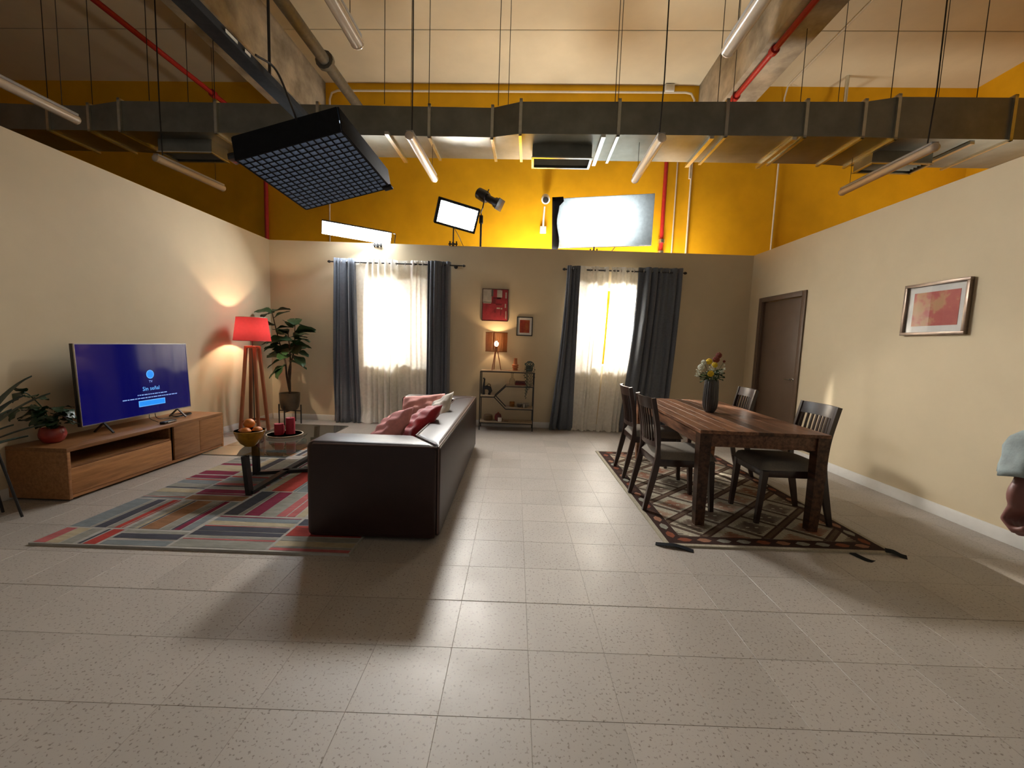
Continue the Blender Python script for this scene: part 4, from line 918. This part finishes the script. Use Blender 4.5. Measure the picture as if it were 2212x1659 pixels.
# chairs, front towards +x
ch = thing('dining_chair', 'dark slatted dining chair on the window side, nearest to the camera', 'chair', (0, 0, 0), 0, 'dining chairs')
def chair_parts(ch):
    W2 = .195
    for s_ in (-1, 1):
        pts = spline([(-.285, s_*(W2+.005), 0), (-.245, s_*W2, .18), (-.205, s_*W2, .38), (-.20, s_*W2, .50), (-.215, s_*W2, .68), (-.265, s_*W2, .915)], 6)
        MB().sweep_rect(pts, .026, [.030+.018*math.sin(PI*min(1, i/(len(pts)-1)*1.6)) if i < len(pts)*.62 else .034 for i in range(len(pts))], (0, 1, 0)).build('rear_leg', M_darkw, ch)
        MB().sweep_rect([(.265, s_*W2, 0), (.250, s_*W2, .2), (.235, s_*W2, .415)], [.030, .036, .042], [.030, .038, .046], (0, 1, 0)).build('front_leg', M_darkw, ch)
        MB().box((.02, s_*W2, .395), (.44, .024, .06), bev=.003).build('side_rail', M_darkw, ch)
    MB().box((.245, 0, .395), (.024, .37, .06), bev=.003).build('front_rail', M_darkw, ch); MB().box((-.20, 0, .395), (.024, .37, .06), bev=.003).build('rear_rail', M_darkw, ch)
    def rail(z0, z1, name, dx):
        rows = []
        for i in range(9):
            u = i/8*2-1; y = u*(W2-.012); bow = -.035*(1-u*u)
            rows.append([(dx(z0)+bow-.010, y, z0), (dx(z1)+bow-.010, y, z1), (dx(z1)+bow+.010, y, z1), (dx(z0)+bow+.010, y, z0), (dx(z0)+bow-.010, y, z0)])
        b = MB().grid(rows); b.add(rows[0][:4], [[0, 1, 2, 3]]); b.add(rows[-1][:4], [[0, 1, 2, 3]]); b.build(name, M_darkw, ch)
    bx = lambda z: -.20-.065*((z-.5)/.415)**1.6 if z > .5 else -.20
    rail(.825, .915, 'top_rail', bx); rail(.515, .555, 'lower_rail', bx)
    for k in range(9):
        u = (k-4)/4.6; y = u*(W2-.012); bow = -.035*(1-u*u)
        MB().sweep_rect([(bx(z)+bow, y, z) for z in (.545, .65, .75, .835)], .018, .010, (0, 1, 0)).build('slat', M_darkw, ch)
    bm = MB(); n = 14; rows = []
    for i in range(n+1):
        row = []
        for j in range(n+1):
            u, v = i/n*2-1, j/n*2-1; e = (max(0, 1-u**6)*max(0, 1-v**6))**.35
            wd = .215+.012*(1-(u-.6)**2)
            row.append((.035+u*.245, v*wd, .425+.062*e+.008*(1-v*v)*e))
        rows.append(row)
    bm.grid(rows).grid([[(x, y, .424) for x, y, z in r_] for r_ in rows]); bm.build('seat_cushion', M_seat, ch, sharp=60)
chair_parts(ch)
ZR = .015
ch.location = (1.370, 3.455, ZR); ch.rotation_euler = (0, 0, .02)
dup(ch, (1.425, 4.265, ZR), -.03, 'dark slatted dining chair on the window side, farther from the camera')
dup(ch, (2.165, 3.262, ZR), PI-.02, 'dark slatted dining chair on the wall side, nearest to the camera')
dup(ch, (2.265, 4.475, ZR), PI-.10, 'dark slatted dining chair on the wall side, in front of the door')
# vase with flowers
VB = DB+Vector((0, 0, ZTOP)); VX = Vector((1.855, 3.875, VB.z+.001))
vz = thing('ribbed_vase', 'tall dark ribbed vase standing on the dining table', 'vase', VX)
prof = [(.034, 0), (.040, .004), (.054, .03), (.062, .065), (.064, .10), (.062, .18), (.060, .24), (.057, .29), (.053, .305), (.049, .305), (.052, .28), (.05, .05), (.0001, .03)]
MB().lathe(prof[:9], n=44, ribs=.07).build('vase_body', pbr('dark_grey_ceramic', (.045, .042, .040), .35, var=.15), vz, sharp=12)
MB().lathe(prof[8:], n=48).build('vase_inside', M_dark, vz)
fl_ = {}
rf = random.Random(21)
def flower(kind, dx, dy, z, r_, mat, label):
    t_ = thing('flower', label, 'flower', VX+Vector((0, 0, .06)), group='flowers in the ribbed vase')
    top = Vector((dx, dy, z-.06))
    MB().tube(spline([(dx*.08, dy*.08, 0), (dx*.25, dy*.25, .2), (dx*.5, dy*.5, .25+(z-.25)*.3), top], 5), .0022, 5).build('stem', M_stem, t_)
    if kind == 'pom':
        b = MB(); b.ball(top, r_*.8, 12, 8)
        for k in range(60):
            f_ = k+.5; ph = math.acos(1-2*f_/60); th = PI*(1+5**.5)*f_; d = Vector((math.cos(th)*math.sin(ph), math.sin(th)*math.sin(ph), math.cos(ph)))
            b.ball(top+d*r_*.82, r_*.24, 6, 4)
        b.build('bloom', mat, t_)
    else:
        for k in range(16):
            d = Vector((rf.gauss(0, 1), rf.gauss(0, 1), rf.gauss(0, .8))).normalized()*r_*rf.uniform(.4, 1)
            MB().tube([top-Vector((0, 0, r_)), top+d], .0012, 4).ball(top+d, (.007, .007, .006), 6, 4).build('floret', mat, t_)
M_stem = pbr('green_stem', (.05, .09, .025), .6); M_yf = pbr('yellow_petals', (.70, .50, .02), .7, var=.15, scale=60); M_wf = pbr('white_petals', (.66, .68, .58), .7, var=.1, scale=60); M_rf = pbr('rust_petals', (.20, .03, .012), .7, var=.25, scale=60)
flower('pom', -.045, -.06, .365, .028, M_yf, 'yellow round bloom lowest at the front of the bouquet')
flower('pom', -.005, -.04, .445, .026, M_yf, 'yellow round bloom in the middle of the bouquet')
flower('pom', -.025, .03, .475, .028, M_yf, 'pale yellow bloom at the back of the bouquet')
flower('pom', .03, .01, .495, .030, M_rf, 'rust red bloom beside the yellow ones')
flower('pom', .055, .02, .535, .028, M_rf, 'rust red bloom at the very top of the bouquet')
flower('pom', .10, .0, .48, .012, M_rf, 'small rust bud on a stem at the right of the bouquet')
flower('pom', -.115, -.01, .42, .030, M_wf, 'white bloom at the left of the bouquet')
flower('pom', -.075, .03, .465, .024, M_wf, 'small white bloom at the upper left of the bouquet')
flower('spray', -.14, -.03, .37, .045, M_wf, 'white spray hanging out at the left of the bouquet')
flower('spray', .075, -.02, .41, .05, M_wf, 'white spray at the right of the bouquet')
flower('spray', -.03, -.05, .41, .04, M_wf, 'white spray between the yellow blooms')
gl = thing('bouquet_leaves', 'green foliage around the flowers in the ribbed vase', 'foliage', VX+Vector((0, 0, .28)))
lm = leaf_mesh('leaf', .022, .075, M_leaf, 5, .3, .4, False)
for k in range(26):
    a = rf.uniform(0, 2*PI); inst('leaf', lm, gl, (.03*math.cos(a), .03*math.sin(a), rf.uniform(.0, .10)), aim((math.cos(a), math.sin(a), rf.uniform(-.1, 1.0))), (1, 1, 1))

# ================================================================== PLANTS AT THE LEFT
rp_ = thing('potted_plant', 'dark leafy plant in a red pot on the oak cabinet', 'plant', (-3.66, 3.205, ZT))
MB().lathe([(.042, 0), (.06, .01), (.078, .045), (.081, .07), (.072, .11), (.066, .118), (.062, .112), (.0001, .10)], n=32).build('pot', pbr('red_pot_glaze', (.30, .03, .022), .35, var=.15, coat=.2), rp_)
MB().lathe([(.063, .105), (.0001, .11)], n=20).build('soil', M_soil, rp_)
hm = leaf_mesh('leaf', .10, .12, M_leaf3, 7, .15, .35, False)
for k in range(34):
    a = rf.uniform(0, 2*PI); z = rf.uniform(.13, .30); r_ = .02+.06*rf.random()
    dx = math.cos(a)
    sc_ = rf.uniform(.7, 1.05)
    if -3.66+dx*(r_+.12*sc_) < -3.845: sc_ *= .45
    if math.sin(a) > .2 and dx < .6: sc_ *= .5
    inst('leaf', hm, rp_, (r_*dx, r_*math.sin(a), z), aim((dx, math.sin(a), rf.uniform(-.5, .5)), rf.uniform(-.5, .5)), (sc_,)*3)
MB().tube(spline([(0, 0, .1), (-.01, -.03, .25), (-.03, -.10, .38), (-.04, -.14, .42)]), .004, 6).build('stem', M_leaf3, rp_)
for (x, y, z, d) in ((-.04, -.14, .42, (-.1, -1, -.6)), (-.03, -.10, .38, (.6, -.6, .3)), (-.03, -.08, .36, (.8, .1, .2)), (-.04, -.14, .42, (.2, -.7, .6)), (-.02, -.2, .30, (-.1, -1, -.9))):
    inst('leaf', hm, rp_, (x, y, z), aim(d), (.8, .8, .8))
# strappy plant on a wire stand at the frame edge
AB = Vector((-3.60, 2.62, 0))
ag = thing('wire_plant_stand', 'tall black wire-legged planter stand at the left edge of the frame', 'plant stand', AB)
for x, y in ((.19, .14), (-.02, .20), (-.17, -.10), (.12, -.19)): MB().tube([(x, y, 0), (x*.62, y*.62, .50)], .008, 8).build('leg', M_dark, ag)
for z in (.33, .50): MB().tube([(.13*math.cos(2*PI*k/24), .13*math.sin(2*PI*k/24), z) for k in range(25)], .005, 6, cap=False).build('hoop', M_dark, ag)
for k in range(12):
    a = 2*PI*k/12; MB().bar((.13*math.cos(a), .13*math.sin(a), .33), (.13*math.cos(a), .13*math.sin(a), .50), .006, .006).build('basket_wire', M_dark, ag)
MB().lathe([(.125, .33), (.0001, .33)], n=20).build('basket_floor', M_dark, ag)
ap = thing('strap_leaf_plant', 'plant with long arching blue-green leaves at the left frame edge', 'plant', AB+Vector((0, 0, .335)))
MB().lathe([(.08, 0), (.10, .01), (.115, .14), (.108, .145), (.10, .13), (.0001, .12)], n=28).build('pot', pbr('grey_pot', (.16, .16, .15), .6), ap)
for k, (a, L, up_) in enumerate(((60, .55, 1.1), (40, .50, .55), (75, .42, .25), (100, .45, .9), (160, .35, 1.2), (200, .35, .8), (250, .5, .9), (290, .5, .6), (330, .5, .9), (10, .5, 1.3), (20, .35, .9), (80, .5, 1.6))):
    a = math.radians(a); d = Vector((math.cos(a), math.sin(a), 0)); side = Vector((-d.y, d.x, 0)); rows = []
    hl = min(1, .19/max(.01, L*.75*max(0, -d.x))) if d.x < 0 else 1
    for i in range(11):
        u = i/10; c_ = d*(L*hl*.75*u)+Vector((0, 0, .13+L*up_*(u-.38*u*u))); wd = .040*(1-u**2.2)*(.5+min(1, u*4)*.5)+.001
        rows.append([c_-side*wd+Vector((0, 0, .008)), c_, c_+side*wd+Vector((0, 0, .008))])
    b = MB().grid(rows).grid([[v_+Vector((0, 0, .003)) for v_ in r_] for r_ in rows]); b.build('leaf', M_leaf2, ap, sharp=180)

# ================================================================== FILM LIGHTS
def lamp_clamp(parent, x, z, y=0): 
    MB().box((x, y, z), (.03, .13, .06), bev=.005).box((x+.05, y-.03, z+.01), (.02, .03, .075), bev=.004).box((x-.05, y-.03, z+.01), (.02, .03, .075), bev=.004).bar((x-.07, y-.05, z), (x+.07, y-.05, z), .018, .018).build('clamp', M_dark, parent)
# strip light
sp = thing('strip_light', 'glowing white LED strip panel on the back wall above the left window', 'film light', (-2.42, 6.35, 2.890))
R_ = Matrix.Rotation(.42, 3, 'Z') @ Matrix.Rotation(.045, 3, 'Y') @ Matrix.Rotation(.70, 3, 'X')
MB().box(R_ @ Vector((0, .022, 0)), (.98, .04, .205), rot=R_, bev=.006).build('housing', M_blackp, sp)
MB().box(R_ @ Vector((0, -.004, 0)), (.96, .012, .188), rot=R_).build('diffuser', emis('led_white', (.93, .97, 1.0), 85), sp)
MB().tube(spline([(.53, .03, .02), (.57, .0, .0), (.565, -.02, -.10), (.55, .03, -.12)]), .006, 6).build('cable', M_dark, sp)
lamp_clamp(sp, .25, -.13, .20); MB().tube([(.25, .19, -.1), (.25, .09, .03)], .012, 8).build('spigot', M_dark, sp)
# honeycomb panel on a pole
hp = thing('honeycomb_panel_light', 'bright rectangular panel light with a black honeycomb grid', 'film light', (-.955, 6.50, 3.235))
R_ = Matrix.Rotation(.40, 3, 'Z') @ Matrix.Rotation(.13, 3, 'Y') @ Matrix.Rotation(.42, 3, 'X')
PW, PH = .63, .36
MB().box(R_ @ Vector((0, .05, 0)), (PW, .08, PH), rot=R_, bev=.006).build('housing', M_blackp, hp)
MB().box(R_ @ Vector((0, .004, 0)), (PW-.02, .012, PH-.02), rot=R_).build('led_face', emis('led_cool_white', (1.0, .965, .90), 600), hp)
b = MB()
for k in range(12): b.box(R_ @ Vector((-PW/2+PW*k/11, -.020, 0)), (.004, .028, PH), rot=R_)
for k in range(8): b.box(R_ @ Vector((0, -.020, -PH/2+PH*k/7)), (PW, .028, .004), rot=R_)
b.build('honeycomb_grid', M_blackcloth, hp)
b = MB()
for k in (1, 2, 9, 10): b.box(R_ @ Vector((-PW/2+PW*k/11, -.036, 0)), (.009, .004, PH), rot=R_)
for k in (1, 2, 5, 6): b.box(R_ @ Vector((0, -.036, -PH/2+PH*k/7)), (PW, .004, .009), rot=R_)
b.build('grid_edging', M_blackcloth, hp)
b = MB()
for s_ in (-1, 1): b.box(R_ @ Vector((s_*PW/2, .01, 0)), (.012, .10, PH), rot=R_); b.box(R_ @ Vector((0, .01, s_*PH/2)), (PW, .10, .012), rot=R_)
for s_ in (-1, 1): b.box(R_ @ Vector((s_*(PW/2-.012), -.037, 0)), (.034, .006, PH+.01), rot=R_); b.box(R_ @ Vector((0, -.037, s_*(PH/2-.012))), (PW+.01, .006, .034), rot=R_)
b.build('softbox_rim', M_blackcloth, hp)
MB().tube([(-.06, .06, -.14), (-.06, .06, -.45)], .011, 8).build('pole', M_dark, hp); lamp_clamp(hp, -.055, -.42, .06)
MB().tube(spline([(-.04, .06, -.18), (.03, .05, -.30), (.06, .03, -.36), (.10, .03, -.44)]), .005, 6).build('cable', M_dark, hp)
# profile spotlight
es = thing('profile_spotlight', 'black profile spotlight tilted down on a pole beside the bright panel', 'film light', (-.60, 6.64, 2.75))
MB().tube([(0, 0, -.5), (0, 0, .50)], .016, 10).build('pole', M_dark, es); MB().box((0, 0, .48), (.06, .06, .12), bev=.008).build('pole_clamp', M_dark, es)
MB().tube([(.0, 0, .52), (.0, -.05, .58), (.03, -.11, .62), (.05, -.11, .74)], .010, 8).build('yoke', M_dark, es)
ax = Vector((.80, -.42, -.52)).normalized(); RS = ax.to_track_quat('Z', 'Y').to_matrix(); c0 = Vector((-.06, 0, .88))
MB().lathe([(.05, 0), (.085, .02), (.09, .16), (.075, .20)], c0, 18, rot=RS).build('lamp_house', M_blackp, es)
MB().lathe([(.055, .19), (.055, .36), (.075, .37), (.08, .45), (.07, .46), (.06, .44)], c0, 18, rot=RS).build('lens_tube', M_blackp, es)
MB().lathe([(.066, .44), (.03, .452), (.0001, .455)], c0, 18, rot=RS).build('lens', glass('lamp_lens', (.85, .9, .95)), es)
MB().box(c0+ax*.46, (.17, .17, .012), rot=RS, bev=.004).build('gel_frame', M_blackp, es)
MB().tube([c0+ax*.16+RS @ Vector((0, .06, 0)), c0+ax*.16+RS @ Vector((0, .12, 0))], .009, 8).build('knob', M_blackp, es)
# diffused softbox
sf = thing('white_softbox', 'large white rectangular diffused light with black tape on its left edge', 'film light', (1.28, 6.66, 2.62), -.205)
R_ = Matrix.Rotation(-.012, 3, 'Y') @ Matrix.Rotation(.20, 3, 'X'); C_ = Vector((0, 0, .64)); BW, BH, BD = 1.53, .74, .26
M_dif = cloth('white_diffusion', (.85, .89, .9), trans=.75)
M_in = pbr('white_lining', (.85, .85, .85), .8, var=.02)
MB().box(C_, (BW, .004, BH), rot=R_).build('diffusion_cloth', M_dif, sf)
for s_ in (-1, 1):
    MB().box(C_+R_ @ Vector((s_*(BW/2-.004), BD/2+.004, 0)), (.008, BD, BH), rot=R_).build('side_wall', M_blackcloth, sf)
    MB().box(C_+R_ @ Vector((0, BD/2+.004, s_*(BH/2-.004))), (BW-.018, BD, .008), rot=R_).build('side_wall', M_blackcloth, sf)
MB().box(C_+R_ @ Vector((0, BD+.01, 0)), (BW, .01, BH), rot=R_).build('back_wall', M_in, sf)
light('softbox_lamp', 'AREA', Vector((1.28, 6.66, 2.62))+Matrix.Rotation(-.205, 3, 'Z') @ (C_+R_ @ Vector((-.05, .205, .0))), 13, (.93, .98, 1), Vector((1.28, 6.66, 2.62))+Matrix.Rotation(-.205, 3, 'Z') @ (C_+R_ @ Vector((-.05, -1, .0))), 1.0, .5)
rows = []
for i in range(13):
    u = i/12; z = -BH/2-.03+u*(BH+.05); wd = .085+.02*math.sin(u*9)+(.07 if u > .9 else 0)
    rows.append([C_+R_ @ Vector((-BW/2-.01, -.010-.006*math.sin(u*13), z)), C_+R_ @ Vector((-BW/2+.045, -.016-.008*math.sin(u*17), z)), C_+R_ @ Vector((-BW/2+wd, -.008, z))])
tp = MB().grid(rows).build('black_tape', M_blackcloth, sf, sharp=180); md = tp.modifiers.new('thickness', 'SOLIDIFY'); md.thickness = .003
MB().tube([(-.1, .05, .27), (-.1, 0, .14)], .011, 8).build('spigot', M_dark, sf); lamp_clamp(sf, -.1, .17, -.03)
MB().tube(spline([(.22, .02, .26), (.20, -.02, .22), (.15, -.02, .16)]), .006, 6).build('cable', M_dark, sf)
# big overhead softbox on a bar
ob = thing('overhead_softbox', 'large black softbox with a honeycomb grid hanging above the sofa', 'film light', (-2.045, 4.40, 2.97))
E_ = Euler((-.11, -.232, -.092)); ob.rotation_euler = E_
S_ = 1.05; G_ = .075
M_sbin = emis('softbox_diffusion', (.72, .85, 1.0), .95)
for s_ in (-1, 1):
    MB().box((s_*S_/2, 0, .11), (.012, S_, .22), bev=.004).build('side_wall', M_blackcloth, ob); MB().box((0, s_*S_/2, .11), (S_-.02, .012, .22), bev=.004).build('side_wall', M_blackcloth, ob)
MB().box((0, 0, .10), (S_-.02, S_-.02, .006)).build('diffusion_cloth', M_sbin, ob)
b = MB(); NG = 15
M_grid = pbr('grid_fabric', (.30, .32, .37), .8, var=.2)
for k in range(NG+1):
    q = -S_/2+.01+(S_-.02)*k/NG; b.box((q, 0, G_/2), (.004, S_-.02, G_)); b.box((0, q, G_/2), (S_-.02, .004, G_))
b.build('honeycomb_grid', M_grid, ob)
b = MB()
for k in range(NG+1):
    q = -S_/2+.01+(S_-.02)*k/NG; b.box((q, 0, -.002), (.014, S_-.02, .005)); b.box((0, q, -.002), (S_-.02, .014, .005))
b.build('grid_edging', M_blackcloth, ob)
MB().box((0, 0, .27), (.5, .5, .10), bev=.02).build('lamp_head', M_blackp, ob)
b = MB()
for sx in (-1, 1):
    for sy in (-1, 1): b.add([(sx*.25, sy*.25, .28), (sx*S_/2, sy*S_/2, .215)], [])
b.add([(-.25, -.25, .26), (.25, -.25, .26), (.25, .25, .26), (-.25, .25, .26), (-S_/2, -S_/2, .215), (S_/2, -S_/2, .215), (S_/2, S_/2, .215), (-S_/2, S_/2, .215)], [[4, 5, 1, 0], [5, 6, 2, 1], [6, 7, 3, 2], [7, 4, 0, 3]]).build('hood', M_blackcloth, ob)
MB().box((.50, .50, .0), (.10, .08, .03), bev=.008).build('corner_tab', M_blackcloth, ob); MB().box((-.56, -.48, .05), (.07, .10, .06), bev=.008).build('corner_bracket', M_blackp, ob)
MB().tube([(0, 0, .30), (-.06, -.05, .46)], .03, 12).build('mount', M_dark, ob)
# bar it hangs from
bar_ = thing('lighting_bar', 'dark steel lighting bar running overhead to the black softbox', 'lighting bar', hw(-2.30, 4.25, 3.45), -HALL)
MB().box((0, -2.4, 0), (.13, 4.9, .06), bev=.006).build('bar', pbr('dark_steel', (.03, .031, .033), .9, var=.2, spec=.08), bar_)
for x, y, L in ((.072, -1.15, .12), (.072, -.98, .06)): MB().box((x, y, .0), (.004, L, .022)).build('label_strip', M_white, bar_)
for y in (-.6, -3.2): MB().tube([(0, y, .03), (0, y, ZC-3.47)], .012, 8).build('drop_rod', M_dark, bar_)
cbl = MB().tube(spline([hw(-2.22, 3.35, 3.49), hw(-2.18, 3.55, 3.50), hw(-2.16, 3.75, 3.30), hw(-2.19, 3.95, 3.20), hw(-2.22, 4.2, 3.22)], 8), .009, 8).build('lamp_cable', M_dark)
tag(cbl, 'black cable looping from the lighting bar to the softbox', 'cable')

# ================================================================== PERSON AT THE RIGHT EDGE
def capsule_body():
    b = MB()
    def limb(pts, rs, flat=1.0):
        b.tube(spline(pts, 5), [rs[0]]+[rs[min(len(rs)-1, i//5)]*(1-(i % 5)/5)+rs[min(len(rs)-1, i//5+1)]*((i % 5)/5) for i in range(1, 5*(len(pts)-1)+1)], 14, flat=flat)
        for q, r_ in ((pts[0], rs[0]), (pts[-1], rs[-1])): b.ball(q, r_, 12, 8)
    # origin: feet on floor, facing +y, left side at -x
    for s_ in (-1, 1):
        limb([(s_*.09, 0, .95), (s_*.10, .01, .70), (s_*.10, .01, .50), (s_*.10, -.02, .28), (s_*.10, -.03, .09)], [.098, .088, .066, .060, .045])
        limb([(s_*.10, -.06, .05), (s_*.105, .05, .045), (s_*.11, .15, .032)], [.045, .045, .035])
    limb([(0, 0, .92), (0, .005, 1.08), (0, .01, 1.25), (0, 0, 1.40)], [.145, .135, .15, .12])
    b.ball((0, .005, 1.28), (.19, .115, .17), 18, 12); b.ball((0, 0, .95), (.175, .12, .12), 18, 12); b.ball((0, 0, 1.12), (.155, .11, .16), 18, 12)
    limb([(-.17, 0, 1.395), (0, 0, 1.41), (.17, 0, 1.395)], [.06, .07, .06])
    limb([(0, 0, 1.40), (0, .012, 1.52)], [.055, .052])
    b.ball((0, .02, 1.62), (.076, .096, .115), 18, 14); b.ball((0, .045, 1.555), (.055, .06, .05), 14, 10)
    b.tube([(0, .105, 1.635), (0, .128, 1.60), (0, .112, 1.592)], [.011, .017, .014], 8)
    for s_ in (-1, 1): b.ball((s_*.078, .01, 1.61), (.010, .022, .033), 10, 8)
    # right arm hanging
    limb([(.205, 0, 1.375), (.245, -.01, 1.22), (.26, -.02, 1.08), (.27, .03, .95), (.275, .06, .84)], [.055, .047, .040, .036, .026])
    hand((.275, .075, .80), 1)
    # left arm, the one in view
    limb([(-.205, 0, 1.375), (-.235, -.14, 1.27), (-.245, -.27, 1.185), (-.247, -.33, 1.11), (-.247, -.35, 1.035)], [.056, .05, .044, .042, .029])
    hand_b(b)
    return b
def hand(c, s_): pass
def hand_b(b):
    for s_ in (-1, 1):
        cx, cy, cz = (-.247, -.355, .995) if s_ < 0 else (.276, .075, .80)
        b.ball((cx, cy, cz-.005), (.026, .046, .052), 14, 10); b.ball((cx, cy, cz+.03), (.024, .033, .035), 12, 8)
        for k, (oy, l1) in enumerate(((.030, .040), (.011, .043), (-.009, .040), (-.027, .033))):
            r_ = .0105 if k < 3 else .0092
            p0 = Vector((cx+s_*.006, cy+oy, cz-.040)); p1 = p0+Vector((s_*.012, 0, -l1)); p2 = p1+Vector((-s_*.022, 0, -.020)); p3 = p2+Vector((-s_*.020, 0, .010))
            b.tube([p0, p1, p2, p3], [r_*1.1, r_, r_*.95, r_*.85], 10)
            for q in (p0, p1, p2, p3): b.ball(q, r_*.98, 10, 6)
        p0 = Vector((cx-s_*.008, cy+.036, cz+.005)); p1 = p0+Vector((-s_*.010, .020, -.032)); p2 = p1+Vector((-s_*.010, -.004, -.030))
        b.tube([p0, p1, p2], [.014, .012, .010], 10); b.ball(p1, .012, 10, 6); b.ball(p2, .0105, 10, 6)
PB = Vector((1.637, .755, 0)); PR = -PI/2
person = thing('person', 'person at the right frame edge, forearm in a rolled pale denim sleeve, hand closed', 'person', PB, PR)
raw = capsule_body().build('body', [pbr('skin', (.20, .075, .058), .5, var=.1, scale=30)], None)
md = raw.modifiers.new('remesh', 'REMESH'); md.mode = 'VOXEL'; md.voxel_size = .005; md.use_smooth_shade = True
sm = raw.modifiers.new('smooth', 'SMOOTH'); sm.factor = .5; sm.iterations = 4
bpy.context.view_layer.update(); dg = bpy.context.evaluated_depsgraph_get()
bme = bpy.data.meshes.new_from_object(raw.evaluated_get(dg)); bpy.data.objects.remove(raw)
M_denim = pbr('pale_denim', (.27, .32, .32), .85, var=.4, scale=13, bmp=.25, bscale=160)
bme.materials.clear()
for mm_ in (MATS['skin'], M_denim, pbr('dark_trousers', (.03, .032, .04), .85), pbr('brown_shoe', (.05, .03, .02), .5), pbr('black_hair', (.012, .010, .009), .5)): bme.materials.append(mm_)
for q in bme.polygons:
    c = q.center; q.use_smooth = True
    if c.z < .075: mi = 3
    elif abs(c.x) < .215 and c.z < .965: mi = 2
    elif c.z < (1.10 if c.x < 0 else 1.005) and abs(c.x) > .215: mi = 0
    elif c.z < 1.455: mi = 1
    elif c.z > 1.50 and (c.y < .005 or c.z > 1.685-.5*max(0, .07-c.y)): mi = 4 if abs(c.x) < .074 or c.z > 1.66 else 0
    else: mi = 0
    q.material_index = mi
bo = bpy.data.objects.new('body', bme); COL.objects.link(bo); bo.parent = person
for s_ in (-1, 1):
    MB().ball((s_*.028, .108, 1.635), (.013, .008, .009), 10, 8).build('eye', M_white, person); MB().ball((s_*.028, .1145, 1.635), (.006, .003, .006), 8, 6).build('iris', M_dark, person)
MB().tube(spline([(-.024, .100, 1.566), (0, .107, 1.568), (.024, .100, 1.566)], 4), .005, 6).build('mouth', pbr('lips', (.22, .06, .05), .5), person)
def sleeve(c0, c1, c2, s_):
    rows = []; n = 28; c0, c1, c2 = Vector(c0), Vector(c1), Vector(c2)
    prof = [(0, .068), (.15, .070), (.3, .066), (.42, .070), (.52, .063), (.60, .066), (.66, .058), (.70, .052), (.735, .046), (.755, .052), (.79, .061), (.84, .064), (.90, .062), (.96, .063), (1.0, .060), (.985, .052), (.93, .043)]
    for u, r_ in prof:
        c = c0*(1-u)**2+c1*2*u*(1-u)+c2*u*u; row = []
        for k in range(n+1):
            a = 2*PI*k/n; rr = r_*(1+.07*math.sin(a*3+u*19)+.05*math.sin(a*7-u*23)*(1 if u > .7 else .7)+.04*math.sin(a*13+u*5)*(1 if u > .7 else .25))
            row.append(c+Vector((rr*math.cos(a), rr*math.sin(a), .006*math.sin(a*3+u*5))))
        rows.append(row)
    MB().grid(rows).build('sleeve', M_denim, person, sharp=180)
sleeve((-.205, -.02, 1.36), (-.245, -.31, 1.26), (-.247, -.35, 1.035), -1)
sleeve((.205, 0, 1.36), (.255, -.03, 1.15), (.272, .03, .97), 1)
